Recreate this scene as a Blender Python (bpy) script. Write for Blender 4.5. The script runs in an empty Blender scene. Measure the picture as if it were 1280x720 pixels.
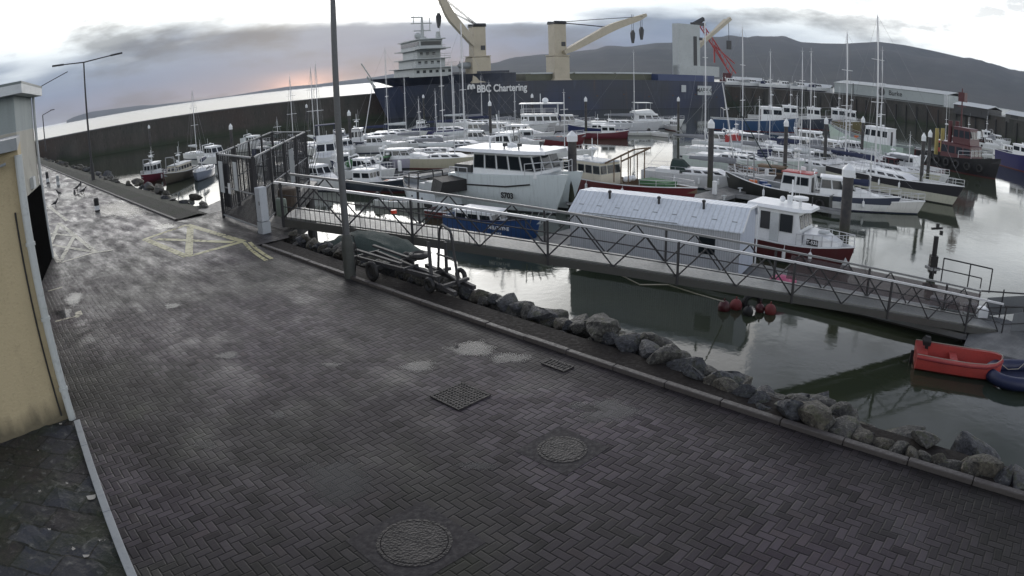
import bpy, bmesh, math, random
from mathutils import Vector, Matrix, noise
R = math.radians
scene = bpy.context.scene
col = scene.collection

# ------------------------------------------------------------------ camera
EYE = 4.3                      # camera height above the quay
WATER = -4.9                   # water level (low tide)
KL, PITCH, ROLL = 0.7535, R(18.1), R(1.62)

def ray(px, py):
    u = (px - 640) / 640; v = -(py - 360) / 640
    r = math.hypot(u, v) + 1e-12
    th = 2 * math.asin(KL * r / 2)
    x, y, z = math.sin(th) * u / r, math.cos(th), math.sin(th) * v / r
    c, s = math.cos(ROLL), math.sin(ROLL); x, z = c * x + s * z, c * z - s * x
    c, s = math.cos(PITCH), math.sin(PITCH); y, z = y * c + z * s, z * c - y * s
    return Vector((x, y, z))

def at(px, py, z=0.0):
    """point on the level z seen at a place of the photograph"""
    d = ray(px, py); t = (z - EYE) / d.z
    return Vector((d.x * t, d.y * t, z))

def height_at(p, px, py):
    """height of a vertical thing standing at p whose top shows at px, py"""
    d = ray(px, py); return EYE + d.z / math.hypot(d.x, d.y) * math.hypot(p[0], p[1])

def polar(az, d, z=0.0):
    return Vector((math.sin(R(az)) * d, math.cos(R(az)) * d, z))

def ns(n, s, z=0.0):
    """quay coordinates: n away from the buildings, s along the road"""
    return Vector(((n - s) * 0.70711, (n + s) * 0.70711, z))

cam_d = bpy.data.cameras.new('camera'); cam = bpy.data.objects.new('camera', cam_d); col.objects.link(cam)
cp, sp, cr, sr = math.cos(PITCH), math.sin(PITCH), math.cos(ROLL), math.sin(ROLL)
def tr(x, y, z):
    x, z = cr * x + sr * z, cr * z - sr * x
    return Vector((x, y * cp + z * sp, z * cp - y * sp))
ax, ay, az_ = tr(1, 0, 0), tr(0, 0, 1), -tr(0, 1, 0)
m = Matrix((ax, ay, az_)).transposed().to_4x4(); m.translation = (0, 0, EYE)
cam.matrix_world = m
cam_d.type = 'PANO'            # the photograph is from a wide security lens: straight lines bow
cam_d.sensor_width = 36; cam_d.sensor_height = 24
for holder in (cam_d, getattr(cam_d, 'cycles', None)):
    try:
        holder.panorama_type = 'FISHEYE_EQUISOLID'
        holder.fisheye_lens = 18 / KL
        holder.fisheye_fov = R(180)
    except Exception:
        pass
cam_d.clip_start = 0.1; cam_d.clip_end = 30000
scene.camera = cam

# ------------------------------------------------------------------ sky and sun
SUN_AZ, SUN_EL = -14, 14
world = bpy.data.worlds.new('World'); scene.world = world; world.use_nodes = True
wn, wl = world.node_tree.nodes, world.node_tree.links
wn.clear()
def N(tree, t, **kw):
    n = tree.nodes.new(t)
    for k, v in kw.items():
        if k.startswith('i_'):
            key = k[2:]; key = int(key) if key.isdigit() else key.replace('_', ' ')
            n.inputs[key].default_value = v
        else: setattr(n, k, v)
    return n
wt = world.node_tree
def wmath(op, a, b=None, clamp=False):
    n = wn.new('ShaderNodeMath'); n.operation = op; n.use_clamp = clamp
    for i, v in enumerate((a, b)):
        if v is None: continue
        if isinstance(v, (int, float)): n.inputs[i].default_value = v
        else: wl.new(v, n.inputs[i])
    return n.outputs[0]
tc = wn.new('ShaderNodeTexCoord')
sep = wn.new('ShaderNodeSeparateXYZ'); wl.new(tc.outputs['Generated'], sep.inputs[0])
mp = wn.new('ShaderNodeMapping'); mp.inputs['Scale'].default_value = (1, 1, 5); wl.new(tc.outputs['Generated'], mp.inputs[0])
nz = N(wt, 'ShaderNodeTexNoise'); nz.inputs['Scale'].default_value = 3.2; nz.inputs['Detail'].default_value = 6; nz.inputs['Roughness'].default_value = .5
wl.new(mp.outputs[0], nz.inputs[0])
nz2 = N(wt, 'ShaderNodeTexNoise'); nz2.inputs['Scale'].default_value = 11; nz2.inputs['Detail'].default_value = 4
wl.new(mp.outputs[0], nz2.inputs[0])
# elevation wobbled by the cloud noise; the bank thins out towards the east
zw = wmath('ADD', sep.outputs[2], wmath('MULTIPLY', wmath('SUBTRACT', nz.outputs[0], .5), .10))
zw = wmath('ADD', zw, wmath('MULTIPLY', wmath('SUBTRACT', nz2.outputs[0], .5), .022))
east = wmath('MULTIPLY', wmath('MAXIMUM', wmath('SUBTRACT', sep.outputs[0], .22), 0), .16)
zw = wmath('ADD', zw, east)
ramp = wn.new('ShaderNodeValToRGB'); wl.new(zw, ramp.inputs[0])
cr_ = ramp.color_ramp; cr_.elements[0].position = 0; cr_.elements[0].color = (.16, .18, .23, 1)
cr_.elements[1].position = 1; cr_.elements[1].color = (.14, .17, .21, 1)
for p, c in ((.015, (.10, .115, .18, 1)), (.045, (.060, .10, .185, 1)), (.075, (.13, .175, .25, 1)), (.098, (.60, .65, .68, 1)),
             (.125, (.88, .91, .90, 1)), (.18, (1.9, 1.92, 1.88, 1)), (.28, (1.25, 1.3, 1.33, 1)), (.42, (.66, .69, .78, 1)), (.62, (.24, .25, .33, 1))):
    e = cr_.elements.new(p); e.color = c
# bright place where the sun stands behind the cloud
gd = Vector((math.sin(R(-5)) * math.cos(R(11)), math.cos(R(-5)) * math.cos(R(11)), math.sin(R(11))))
dt = wn.new('ShaderNodeVectorMath'); dt.operation = 'DOT_PRODUCT'; dt.inputs[1].default_value = gd; wl.new(tc.outputs['Generated'], dt.inputs[0])
glow = wmath('POWER', wmath('MAXIMUM', dt.outputs['Value'], 0), 60)
gate = wn.new('ShaderNodeMapRange'); gate.inputs[1].default_value = .08; gate.inputs[2].default_value = .15
wl.new(zw, gate.inputs[0])
glow = wmath('MULTIPLY', wmath('MULTIPLY', glow, gate.outputs[0]), 4.6)
gcol = wn.new('ShaderNodeMix'); gcol.data_type = 'RGBA'; gcol.blend_type = 'ADD'; gcol.inputs[0].default_value = 1
gm = wn.new('ShaderNodeVectorMath'); gm.operation = 'SCALE'; gm.inputs[0].default_value = (1, .985, .95); wl.new(glow, gm.inputs['Scale'])
wl.new(ramp.outputs[0], gcol.inputs[6]); wl.new(gm.outputs[0], gcol.inputs[7])
# dawn glow low in the north-east
dd = Vector((math.sin(R(-17)), math.cos(R(-17)), .012)).normalized()
d2 = wn.new('ShaderNodeVectorMath'); d2.operation = 'DOT_PRODUCT'; d2.inputs[1].default_value = dd; wl.new(tc.outputs['Generated'], d2.inputs[0])
dg = wmath('POWER', wmath('MAXIMUM', d2.outputs['Value'], 0), 700)
low = wn.new('ShaderNodeMapRange'); low.inputs[1].default_value = .028; low.inputs[2].default_value = .004; wl.new(sep.outputs[2], low.inputs[0])
dg = wmath('MULTIPLY', wmath('MULTIPLY', dg, low.outputs[0]), .6)
g2 = wn.new('ShaderNodeVectorMath'); g2.operation = 'SCALE'; g2.inputs[0].default_value = (1, .48, .25); wl.new(dg, g2.inputs['Scale'])
gc2 = wn.new('ShaderNodeMix'); gc2.data_type = 'RGBA'; gc2.blend_type = 'ADD'; gc2.inputs[0].default_value = 1
wl.new(gcol.outputs[2], gc2.inputs[6]); wl.new(g2.outputs[0], gc2.inputs[7])
# loose grey clouds in the bright part, thicker towards the east
nz3 = N(wt, 'ShaderNodeTexNoise'); nz3.inputs['Scale'].default_value = 5.5; nz3.inputs['Detail'].default_value = 7; nz3.inputs['Roughness'].default_value = .58
mp3 = wn.new('ShaderNodeMapping'); mp3.inputs['Scale'].default_value = (1, 1, 3.2); mp3.inputs['Location'].default_value = (3.1, .7, .4); wl.new(tc.outputs['Generated'], mp3.inputs[0]); wl.new(mp3.outputs[0], nz3.inputs[0])
cl = wn.new('ShaderNodeMapRange'); cl.inputs[1].default_value = .48; cl.inputs[2].default_value = .64; cl.inputs[3].default_value = 1; cl.inputs[4].default_value = .38; wl.new(nz3.outputs[0], cl.inputs[0])
cs = wn.new('ShaderNodeVectorMath'); cs.operation = 'SCALE'; wl.new(gc2.outputs[2], cs.inputs[0]); wl.new(cl.outputs[0], cs.inputs['Scale'])
sky = wn.new('ShaderNodeTexSky'); sky.sky_type = 'NISHITA'; sky.sun_disc = False
sky.sun_elevation = R(SUN_EL); sky.sun_rotation = R(SUN_AZ)
b1 = wn.new('ShaderNodeBackground'); b1.inputs[1].default_value = .05; wl.new(sky.outputs[0], b1.inputs[0])
b2 = wn.new('ShaderNodeBackground'); b2.inputs[1].default_value = 1.0; wl.new(cs.outputs[0], b2.inputs[0])
mx = wn.new('ShaderNodeMixShader'); mx.inputs[0].default_value = .93
wl.new(b1.outputs[0], mx.inputs[1]); wl.new(b2.outputs[0], mx.inputs[2])
wo = wn.new('ShaderNodeOutputWorld'); wl.new(mx.outputs[0], wo.inputs[0])

sun_d = bpy.data.lights.new('sun', 'SUN'); sun_d.energy = 0.6; sun_d.angle = R(70); sun_d.color = (1, .93, .84)
sun = bpy.data.objects.new('sun', sun_d); col.objects.link(sun)
sdir = Vector((math.sin(R(SUN_AZ)) * math.cos(R(SUN_EL)), math.cos(R(SUN_AZ)) * math.cos(R(SUN_EL)), math.sin(R(SUN_EL))))
sun.rotation_euler = sdir.to_track_quat('Z', 'Y').to_euler()
scene.view_settings.view_transform = 'Standard'; scene.view_settings.look = 'None'
scene.view_settings.exposure = 0.72; scene.view_settings.gamma = 1
scene.cycles.use_denoising = True
scene.cycles.max_bounces = 6; scene.cycles.diffuse_bounces = 2; scene.cycles.glossy_bounces = 4
scene.cycles.transmission_bounces = 2; scene.cycles.transparent_max_bounces = 6; scene.cycles.volume_bounces = 0
scene.cycles.caustics_reflective = False; scene.cycles.caustics_refractive = False

# ------------------------------------------------------------------ materials
MATS = {}
def _mat(name):
    mt = bpy.data.materials.new(name); mt.use_nodes = True
    return mt, mt.node_tree, mt.node_tree.nodes['Principled BSDF']
class T:
    """small helper around one node tree"""
    def __init__(s, tree): s.t = tree; s.n = tree.nodes; s.l = tree.links
    def set(s, sock, v):
        if isinstance(v, bpy.types.NodeSocket): s.l.new(v, sock)
        elif v is not None: sock.default_value = v
    def m(s, op, a, b=None, c=None, clamp=False):
        n = s.n.new('ShaderNodeMath'); n.operation = op; n.use_clamp = clamp
        for i, v in enumerate((a, b, c)):
            if v is not None: s.set(n.inputs[i], v)
        return n.outputs[0]
    def noise(s, vec, scale, detail=4, rough=.55):
        n = s.n.new('ShaderNodeTexNoise'); n.inputs['Scale'].default_value = scale; n.inputs['Detail'].default_value = detail
        n.inputs['Roughness'].default_value = rough
        if vec is not None: s.l.new(vec, n.inputs[0])
        return n.outputs[0]
    def rng(s, v, a, b, c=0, d=1):
        n = s.n.new('ShaderNodeMapRange'); s.set(n.inputs[0], v)
        for i, k in enumerate((a, b, c, d)): n.inputs[i + 1].default_value = k
        return n.outputs[0]
    def mix(s, f, a, b):
        n = s.n.new('ShaderNodeMix'); n.data_type = 'RGBA'; s.set(n.inputs[0], f)
        for i, v in ((6, a), (7, b)):
            if isinstance(v, bpy.types.NodeSocket): s.l.new(v, n.inputs[i])
            else: n.inputs[i].default_value = (*v, 1) if len(v) == 3 else v
        return n.outputs[2]
    def bump(s, h, strength=.3, dist=.02):
        n = s.n.new('ShaderNodeBump'); n.inputs['Strength'].default_value = strength; n.inputs['Distance'].default_value = dist
        s.l.new(h, n.inputs['Height']); return n.outputs[0]
    def obj(s): return s.n.new('ShaderNodeTexCoord').outputs['Object']
    def pos(s): return s.n.new('ShaderNodeNewGeometry').outputs['Position']
    def sep(s, v):
        n = s.n.new('ShaderNodeSeparateXYZ'); s.l.new(v, n.inputs[0]); return n.outputs
def paint(name, c, rough=.45, metal=0, var=.35, scale=2.0, bump=.08, dirt=(.05, .045, .04)):
    """painted or bare surface with patchy wear"""
    if name in MATS: return MATS[name]
    mt, tree, b = _mat(name); t = T(tree); o = t.obj()
    n1 = t.noise(o, scale, 6); n2 = t.noise(o, scale * 6, 4)
    f = t.rng(n1, .42, .78, 0, var)
    c2 = tuple(x * .62 + y * .1 for x, y in zip(c, dirt))
    cc = t.mix(f, c, c2); cc = t.mix(t.rng(n2, .55, .8, 0, var * .6), cc, dirt)
    t.set(b.inputs['Base Color'], cc); t.set(b.inputs['Roughness'], t.rng(n2, .3, .7, rough * .8, min(1, rough * 1.25)))
    b.inputs['Metallic'].default_value = metal
    if bump: t.set(b.inputs['Normal'], t.bump(n2, bump, .02))
    MATS[name] = mt; return mt
def hullpaint(c, boot=(.02, .02, .025), zb=.12, top=None, zt=9):
    """topsides with boot-top below and a sheer band above, streaked"""
    key = 'hull_%s_%s_%s_%s' % (c, boot, top, zt)
    if key in MATS: return MATS[key]
    mt, tree, b = _mat('hull paint'); t = T(tree); o = t.obj(); z = t.sep(o)[2]
    mpn = t.n.new('ShaderNodeMapping'); mpn.inputs['Scale'].default_value = (3, 3, .35); t.l.new(o, mpn.inputs[0])
    st = t.noise(mpn.outputs[0], 2.5, 5)
    cc = t.mix(t.rng(st, .5, .8, 0, .45), c, tuple(x * .5 + .03 for x in c))
    if top: cc = t.mix(t.m('GREATER_THAN', z, zt), cc, top)
    cc = t.mix(t.m('LESS_THAN', z, zb), cc, boot)
    t.set(b.inputs['Base Color'], cc); b.inputs['Roughness'].default_value = .3
    MATS[key] = mt; return mt
M = dict(
 white=paint('white gelcoat', (.76, .78, .79), .35, var=.22),
 cream=paint('cream paint', (.62, .58, .47), .45),
 offwhite=paint('pale grey paint', (.52, .55, .56), .5),
 grey=paint('grey paint', (.25, .27, .28), .5),
 dark=paint('dark paint', (.035, .037, .04), .5),
 black=paint('black rubber', (.014, .014, .015), .6),
 glass=paint('window glass', (.012, .016, .02), .08, var=.1, bump=0),
 alu=paint('aluminium', (.62, .63, .65), .38, .3, var=.2),
 galv=paint('galvanised steel', (.30, .31, .32), .5, .5, scale=5),
 steel=paint('dark steel', (.035, .035, .038), .65, .1, scale=6),
 rust=paint('rusty steel', (.10, .055, .035), .8, .1, scale=5),
 red=paint('red paint', (.36, .03, .03), .42),
 maroon=paint('maroon paint', (.075, .012, .016), .4),
 navy=paint('navy paint', (.018, .025, .07), .45),
 blue=paint('blue paint', (.02, .06, .19), .35),
 green=paint('green net', (.06, .16, .07), .9, scale=12, bump=.6),
 teal=paint('pale green paint', (.36, .48, .42), .45),
 yellow=paint('yellow tube fabric', (.50, .50, .04), .5),
 ochre=paint('yellow painted post', (.38, .31, .10), .6),
 wood=paint('weathered wood', (.16, .11, .07), .7, scale=5),
 canvas=paint('grey canvas', (.22, .23, .25), .85, scale=5, bump=.4),
 navycanvas=paint('navy canvas', (.02, .028, .07), .85, scale=5, bump=.4),
 greencanvas=paint('dark green canvas', (.02, .04, .035), .85, scale=5, bump=.4),
 deck=paint('pale deck', (.45, .46, .45), .6),
 concrete=paint('concrete', (.26, .26, .25), .75, scale=3, bump=.3),
 darkconcrete=paint('dark wet concrete', (.075, .075, .072), .5, scale=1.2, bump=.3),
 beige=paint('beige crane paint', (.47, .42, .32), .5, scale=.5),
 rope=paint('rope', (.40, .38, .32), .9),
 pink=paint('faded pink buoy', (.55, .12, .22), .5),
 orange=paint('orange', (.6, .14, .03), .5),
 shipwhite=paint('ship white', (.44, .47, .47), .5, scale=.4),
)

# ------------------------------------------------------------------ mesh helpers
class MB:
    def __init__(s): s.v = []; s.f = []; s.mi = []; s.cur = 0
    def add(s, vs, fs):
        o = len(s.v); s.v += [tuple(v) for v in vs]; s.f += [tuple(i + o for i in f) for f in fs]; s.mi += [s.cur] * len(fs)
    def box(s, c, size, rz=0, rx=0, ry=0):
        M_ = Matrix.Rotation(rz, 3, 'Z') @ Matrix.Rotation(ry, 3, 'Y') @ Matrix.Rotation(rx, 3, 'X'); c = Vector(c)
        vs = [c + M_ @ Vector((x * size[0] / 2, y * size[1] / 2, z * size[2] / 2)) for x in (-1, 1) for y in (-1, 1) for z in (-1, 1)]
        s.add(vs, [(0, 1, 3, 2), (4, 6, 7, 5), (0, 4, 5, 1), (2, 3, 7, 6), (0, 2, 6, 4), (1, 5, 7, 3)]); return s
    def tube(s, a, b, r, r2=None, n=8):
        a, b = Vector(a), Vector(b); r2 = r if r2 is None else r2
        d = b - a
        if d.length < 1e-6: return s
        d.normalize(); u = d.orthogonal().normalized(); w = d.cross(u)
        vs = [p + (u * math.cos(2 * math.pi * i / n) + w * math.sin(2 * math.pi * i / n)) * q for p, q in ((a, r), (b, r2)) for i in range(n)]
        fs = [(i, (i + 1) % n, n + (i + 1) % n, n + i) for i in range(n)] + [tuple(range(n))[::-1], tuple(range(n, 2 * n))]
        s.add(vs, fs); return s
    def path(s, pts, r, n=6):
        for a, b in zip(pts, pts[1:]): s.tube(a, b, r, n=n)
        return s
    def sweep(s, pts, r, n=12):
        pts = [Vector(p) for p in pts]; rings = []
        for i, p in enumerate(pts):
            d = (pts[min(i + 1, len(pts) - 1)] - pts[max(i - 1, 0)]).normalized(); side = d.cross(Vector((0, 0, 1))).normalized(); up = side.cross(d)
            rings.append([p + (side * math.cos(2 * math.pi * k / n) + up * math.sin(2 * math.pi * k / n)) * r for k in range(n)])
        return s.loft(rings)
    def beam(s, a, b, w, h):
        """rectangular bar from a to b"""
        a, b = Vector(a), Vector(b); d = (b - a).normalized()
        side = d.cross(Vector((0, 0, 1)))
        side = side.normalized() if side.length > 1e-4 else Vector((1, 0, 0))
        up = side.cross(d).normalized()
        vs = [p + side * (x * w / 2) + up * (z * h / 2) for p in (a, b) for x, z in ((-1, -1), (1, -1), (1, 1), (-1, 1))]
        s.add(vs, [(3, 2, 1, 0), (4, 5, 6, 7), (0, 1, 5, 4), (1, 2, 6, 5), (2, 3, 7, 6), (3, 0, 4, 7)]); return s
    def loft(s, rings, caps=(True, True), closed=True):
        n = len(rings[0]); vs = [p for r in rings for p in r]; fs = []
        for k in range(len(rings) - 1):
            for i in range(n if closed else n - 1):
                j = (i + 1) % n; fs.append((k * n + i, k * n + j, (k + 1) * n + j, (k + 1) * n + i))
        if caps[0]: fs.append(tuple(range(n))[::-1])
        if caps[1]: fs.append(tuple(range((len(rings) - 1) * n, len(rings) * n)))
        s.add(vs, fs); return s
    def lathe(s, c, prof, n=16):
        c = Vector(c)
        return s.loft([[c + Vector((math.cos(2 * math.pi * i / n) * r, math.sin(2 * math.pi * i / n) * r, z)) for i in range(n)] for r, z in prof])
    def prism(s, poly, z0, z1):
        n = len(poly); vs = [(x, y, z0) for x, y in poly] + [(x, y, z1) for x, y in poly]
        s.add(vs, [tuple(range(n))[::-1], tuple(range(n, 2 * n))] + [(i, (i + 1) % n, n + (i + 1) % n, n + i) for i in range(n)]); return s
    def sheet(s, poly, z):
        s.add([(x, y, z) for x, y in poly], [tuple(range(len(poly)))]); return s
    def ball(s, c, rx, ry=None, rz=None, n=12, mrings=7):
        ry = ry or rx; rz = rz or rx; c = Vector(c)
        rings = []
        for k in range(mrings + 1):
            a = math.pi * (k + .02) / (mrings + .04); rr = math.sin(a)
            rings.append([c + Vector((math.cos(2 * math.pi * i / n) * rx * rr, math.sin(2 * math.pi * i / n) * ry * rr, -math.cos(a) * rz)) for i in range(n)])
        return s.loft(rings)
    def torus(s, c, R_, r, axis='Z', n=20, k=8):
        c = Vector(c); vs = []
        for i in range(n):
            a = 2 * math.pi * i / n
            for j in range(k):
                b = 2 * math.pi * j / k; q = R_ + r * math.cos(b); p = (q * math.cos(a), q * math.sin(a), r * math.sin(b))
                if axis == 'Y': p = (p[0], p[2], p[1])
                if axis == 'X': p = (p[2], p[0], p[1])
                vs.append(c + Vector(p))
        s.add(vs, [(i * k + j, ((i + 1) % n) * k + j, ((i + 1) % n) * k + (j + 1) % k, i * k + (j + 1) % k) for i in range(n) for j in range(k)]); return s
    def build(s, name, mat, parent=None, smooth=False, bevel=0):
        me = bpy.data.meshes.new(name); me.from_pydata(s.v, [], s.f)
        mats = mat if isinstance(mat, (list, tuple)) else [mat]
        for x in mats: me.materials.append(x)
        if len(mats) > 1:
            for p, k in zip(me.polygons, s.mi): p.material_index = k
        bm = bmesh.new(); bm.from_mesh(me); bmesh.ops.recalc_face_normals(bm, faces=bm.faces); bm.to_mesh(me); bm.free()
        if smooth:
            try: me.shade_smooth(); me.set_sharp_from_angle(angle=R(38))
            except Exception: pass
        o = bpy.data.objects.new(name, me); col.objects.link(o)
        if parent is not None: o.parent = parent
        if bevel:
            bv = o.modifiers.new('edge', 'BEVEL'); bv.width = bevel; bv.segments = 2; bv.limit_method = 'ANGLE'
        return o
def tag(o, label=None, cat=None, group=None, kind=None):
    if label: o['label'] = label
    if cat: o['category'] = cat
    if group: o['group'] = group
    if kind: o['kind'] = kind
    return o
def empty(name, loc, rz=0, label=None, cat=None, group=None):
    o = bpy.data.objects.new(name, None); o.empty_display_size = .3; col.objects.link(o)
    o.location = loc; o.rotation_euler = (0, 0, rz); return tag(o, label, cat, group)
def copy_tree(o, parent=None):
    c = o.copy(); col.objects.link(c); c.parent = parent
    for ch in o.children: copy_tree(ch, c)
    return c
def text(name, body, size, mat, parent, loc, rot, extrude=.005, bold=0.0, width=1.0):
    cu = bpy.data.curves.new(name, 'FONT'); cu.body = body; cu.size = size; cu.extrude = extrude; cu.offset = bold
    cu.align_x = 'CENTER'; cu.align_y = 'CENTER'
    tmp = bpy.data.objects.new('tmp', cu); col.objects.link(tmp)
    dg_ = bpy.context.evaluated_depsgraph_get(); dg_.update()
    me = bpy.data.meshes.new_from_object(tmp.evaluated_get(dg_)); bpy.data.objects.remove(tmp)
    me.materials.clear(); me.materials.append(mat)
    o = bpy.data.objects.new(name, me); col.objects.link(o); o.parent = parent
    o.location = loc; o.rotation_euler = rot; o.scale = (width, 1, 1)
    return o
rnd = random.Random(7)
# ------------------------------------------------------------------ water
def water_mat():
    mt, tree, b = _mat('harbour water'); t = T(tree); p = t.pos(); s = t.sep(p)
    # open bay beyond the pier is ruffled, the harbour is nearly still
    side = t.m('ADD', t.m('MULTIPLY', s[0], math.sin(R(-25))), t.m('MULTIPLY', s[1], math.cos(R(-25))))
    out = t.rng(side, 166, 170)
    n1 = t.noise(p, .35, 3); n2 = t.noise(p, 3.2, 5); murk = t.noise(p, .12, 4)
    t.set(b.inputs['Base Color'], t.mix(t.rng(murk, .35, .7), (.030, .040, .030), (.042, .050, .026)))
    t.set(b.inputs['Roughness'], t.m('ADD', t.m('MULTIPLY', out, .29), .03))
    b.inputs['IOR'].default_value = 1.33; b.inputs['Specular IOR Level'].default_value = .5
    h = t.m('ADD', t.m('MULTIPLY', n1, .8), t.m('MULTIPLY', n2, .24))
    far = t.rng(s[1], 40, 150, 1, .35)
    bn = t.n.new('ShaderNodeBump'); bn.inputs['Distance'].default_value = .05; t.l.new(t.m('MULTIPLY', far, .28), bn.inputs['Strength'])
    t.l.new(h, bn.inputs['Height']); t.l.new(bn.outputs[0], b.inputs['Normal'])
    return mt
b = MB(); b.sheet([(-9000, -60), (9000, -60), (9000, 12000), (-9000, 12000)], WATER)
tag(b.build('water', water_mat()), kind='structure')
b = MB(); b.sheet([(-9000, -60), (9000, -60), (9000, 12000), (-9000, 12000)], WATER - 4)
tag(b.build('seabed', M['darkconcrete']), kind='structure')

# ------------------------------------------------------------------ hills on the far shore
def hill_mat():
    mt, tree, b = _mat('moorland'); t = T(tree); p = t.pos(); n1 = t.noise(p, .0026, 8, .62); n2 = t.noise(p, .014, 5)
    c = t.mix(t.rng(n1, .35, .68), (.028, .032, .026), (.060, .056, .046)); c = t.mix(t.rng(n2, .5, .75, 0, .5), c, (.085, .085, .06))
    t.set(b.inputs['Base Color'], c); b.inputs['Roughness'].default_value = 1; b.inputs['Specular IOR Level'].default_value = .1
    return mt
HM = hill_mat()
def hills(name, pts, dist, depth, seed):
    """ridge whose crest passes through the given places of the skyline"""
    prof = []
    for px, py in pts:
        d = ray(px, py); prof.append((math.degrees(math.atan2(d.x, d.y)), d.z / math.hypot(d.x, d.y)))
    prof.sort()
    if name == 'hills' and dist < 6000: prof.append((prof[-1][0] + 14, prof[-1][1] * .9))
    a0, a1 = prof[0][0], prof[-1][0]; nA, nD = int((a1 - a0) / .22) + 2, 22
    def crest(a):
        for (p, q), (r, s_) in zip(prof, prof[1:]):
            if a <= r: return q + (s_ - q) * (a - p) / max(1e-6, r - p)
        return prof[-1][1]
    vs, fs = [], []
    for i in range(nA):
        a = a0 + (a1 - a0) * i / (nA - 1); c = crest(a) * dist
        for k in range(nD):
            u = k / (nD - 1); d = dist + (u - .62) * depth
            prof_u = math.sin(min(u / .62, 1) * math.pi / 2) ** 1.35 if u < .62 else math.cos((u - .62) / .38 * math.pi / 2)
            v = polar(a, d); nn = noise.fractal(Vector((v.x, v.y, seed)) * .0019, .9, 2.1, 6)
            z = WATER - 3 + (c + 8) * prof_u * (1 + nn * .22 * (1 - abs(u - .62))) * (d / dist if u < .62 else 1)
            if abs(u - .62) < .025: z = WATER + c + 5
            vs.append((v.x, v.y, max(z, WATER - 3)))
    for i in range(nA - 1):
        for k in range(nD - 1): fs.append((i * nD + k, (i + 1) * nD + k, (i + 1) * nD + k + 1, i * nD + k + 1))
    b = MB(); b.add(vs, fs); o = b.build(name, HM, smooth=True); return tag(o, kind='structure')
hills('hills', [(530, 86), (557, 82), (584, 80), (608, 79), (623, 78), (639, 74), (687, 70), (707, 67), (744, 62), (759, 57), (788, 57), (820, 52.5), (849, 52),
    (880, 49), (908, 47.6), (929, 46.7), (976, 46), (990, 48), (1002, 51.5), (1027, 53), (1054, 53.5), (1098, 51), (1130, 55), (1165, 62), (1200, 70), (1240, 80),
    (1262, 88), (1280, 90)], 3000, 1900, 3.1)
hills('hills', [(83, 150), (92, 146), (113, 139), (140, 135.5), (175, 131), (194, 130.5), (214, 128), (240, 125.5), (289, 119), (330, 112), (360, 107.5), (395, 105), (424, 101), (465, 96), (490, 92), (530, 90), (560, 92), (600, 92), (660, 92)], 4600, 900, 9.4)

# ------------------------------------------------------------------ pier round the harbour
def wall_run(name, pts, z0, z1, th, mat, label, cat, cap=True, fend=True):
    """wall through plan points, with coping and vertical timber fenders"""
    e = empty(name, (pts[0][0], pts[0][1], z0), 0, label, cat)
    b, c, f = MB(), MB(), MB()
    o = Vector(pts[0]).to_3d(); o.z = z0
    for p, q in zip(pts, pts[1:]):
        p, q = Vector(p).to_3d(), Vector(q).to_3d(); d = (q - p); L = d.length; d.normalize(); nrm = Vector((d.y, -d.x, 0))
        if nrm.dot(p) > 0: nrm = -nrm          # nrm points to the camera side
        mid = (p + q) / 2 - nrm * th / 2; rz = math.atan2(d.y, d.x)
        b.box(Vector((mid.x, mid.y, (z0 + z1) / 2)) - o, (L, th, z1 - z0), rz)
        if cap: c.box(Vector((mid.x, mid.y, z1 + .15)) - o, (L, th + .35, .3), rz)
        k = 2.0
        while k < L:
            w = p + d * k + nrm * .18
            f.box(Vector((w.x, w.y, (z0 + z1) / 2 - .3)) - o, (.3, .3, z1 - z0 - .9), rz); k += 3.1 + (k * 7 % 1.9)
    b.build('wall', mat, e)
    if cap: c.build('coping', M['darkconcrete'], e)
    if fend: f.build('fender', M['black'], e)
    return e
def pier_mat():
    mt, tree, b = _mat('weedy pier concrete'); t = T(tree); p = t.pos(); z = t.sep(p)[2]
    mpn = t.n.new('ShaderNodeMapping'); mpn.inputs['Scale'].default_value = (1, 1, .25); t.l.new(p, mpn.inputs[0])
    n1 = t.noise(mpn.outputs[0], .5, 6); n2 = t.noise(p, .05, 3)
    c = t.mix(t.rng(n1, .35, .7), (.025, .028, .024), (.060, .058, .050)); c = t.mix(t.rng(n2, .45, .65), c, (.045, .032, .026)); n5 = t.noise(mpn.outputs[0], 3.5, 5, .7); c = t.mix(t.rng(n5, .58, .70, 0, .7), c, (.10, .095, .08)); c = t.mix(t.rng(n5, .42, .34, 0, .8), c, (.010, .011, .009))
    c = t.mix(t.rng(t.m('ADD', z, t.m('MULTIPLY', n1, 2)), -2.2, -3.6), c, (.018, .028, .012))
    t.set(b.inputs['Base Color'], c); b.inputs['Roughness'].default_value = .7; return mt
PM = pier_mat()
PD = Vector((math.cos(R(25)), math.sin(R(25)), 0)); P0 = polar(-25, 160)
pl = [P0 + PD * t for t in (-46, 30, 70, 120, 190)]
wall_run('pier_wall', [(p.x, p.y) for p in pl], -7, 1.0, 5, PM, 'long dark weedy concrete pier wall closing the harbour behind the ship and boats', 'pier', fend=False)
qa, qb, qc, qd, qe = polar(17.2, 222), polar(27.5, 226), polar(37, 205), polar(45.5, 184), polar(62, 176)
wall_run('quay_wall', [(p.x, p.y) for p in (qa, qb, qc, qd, qe)], -7, .9, 30, PM, 'dark quay wall below the long pale grey shed', 'quay')

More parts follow.
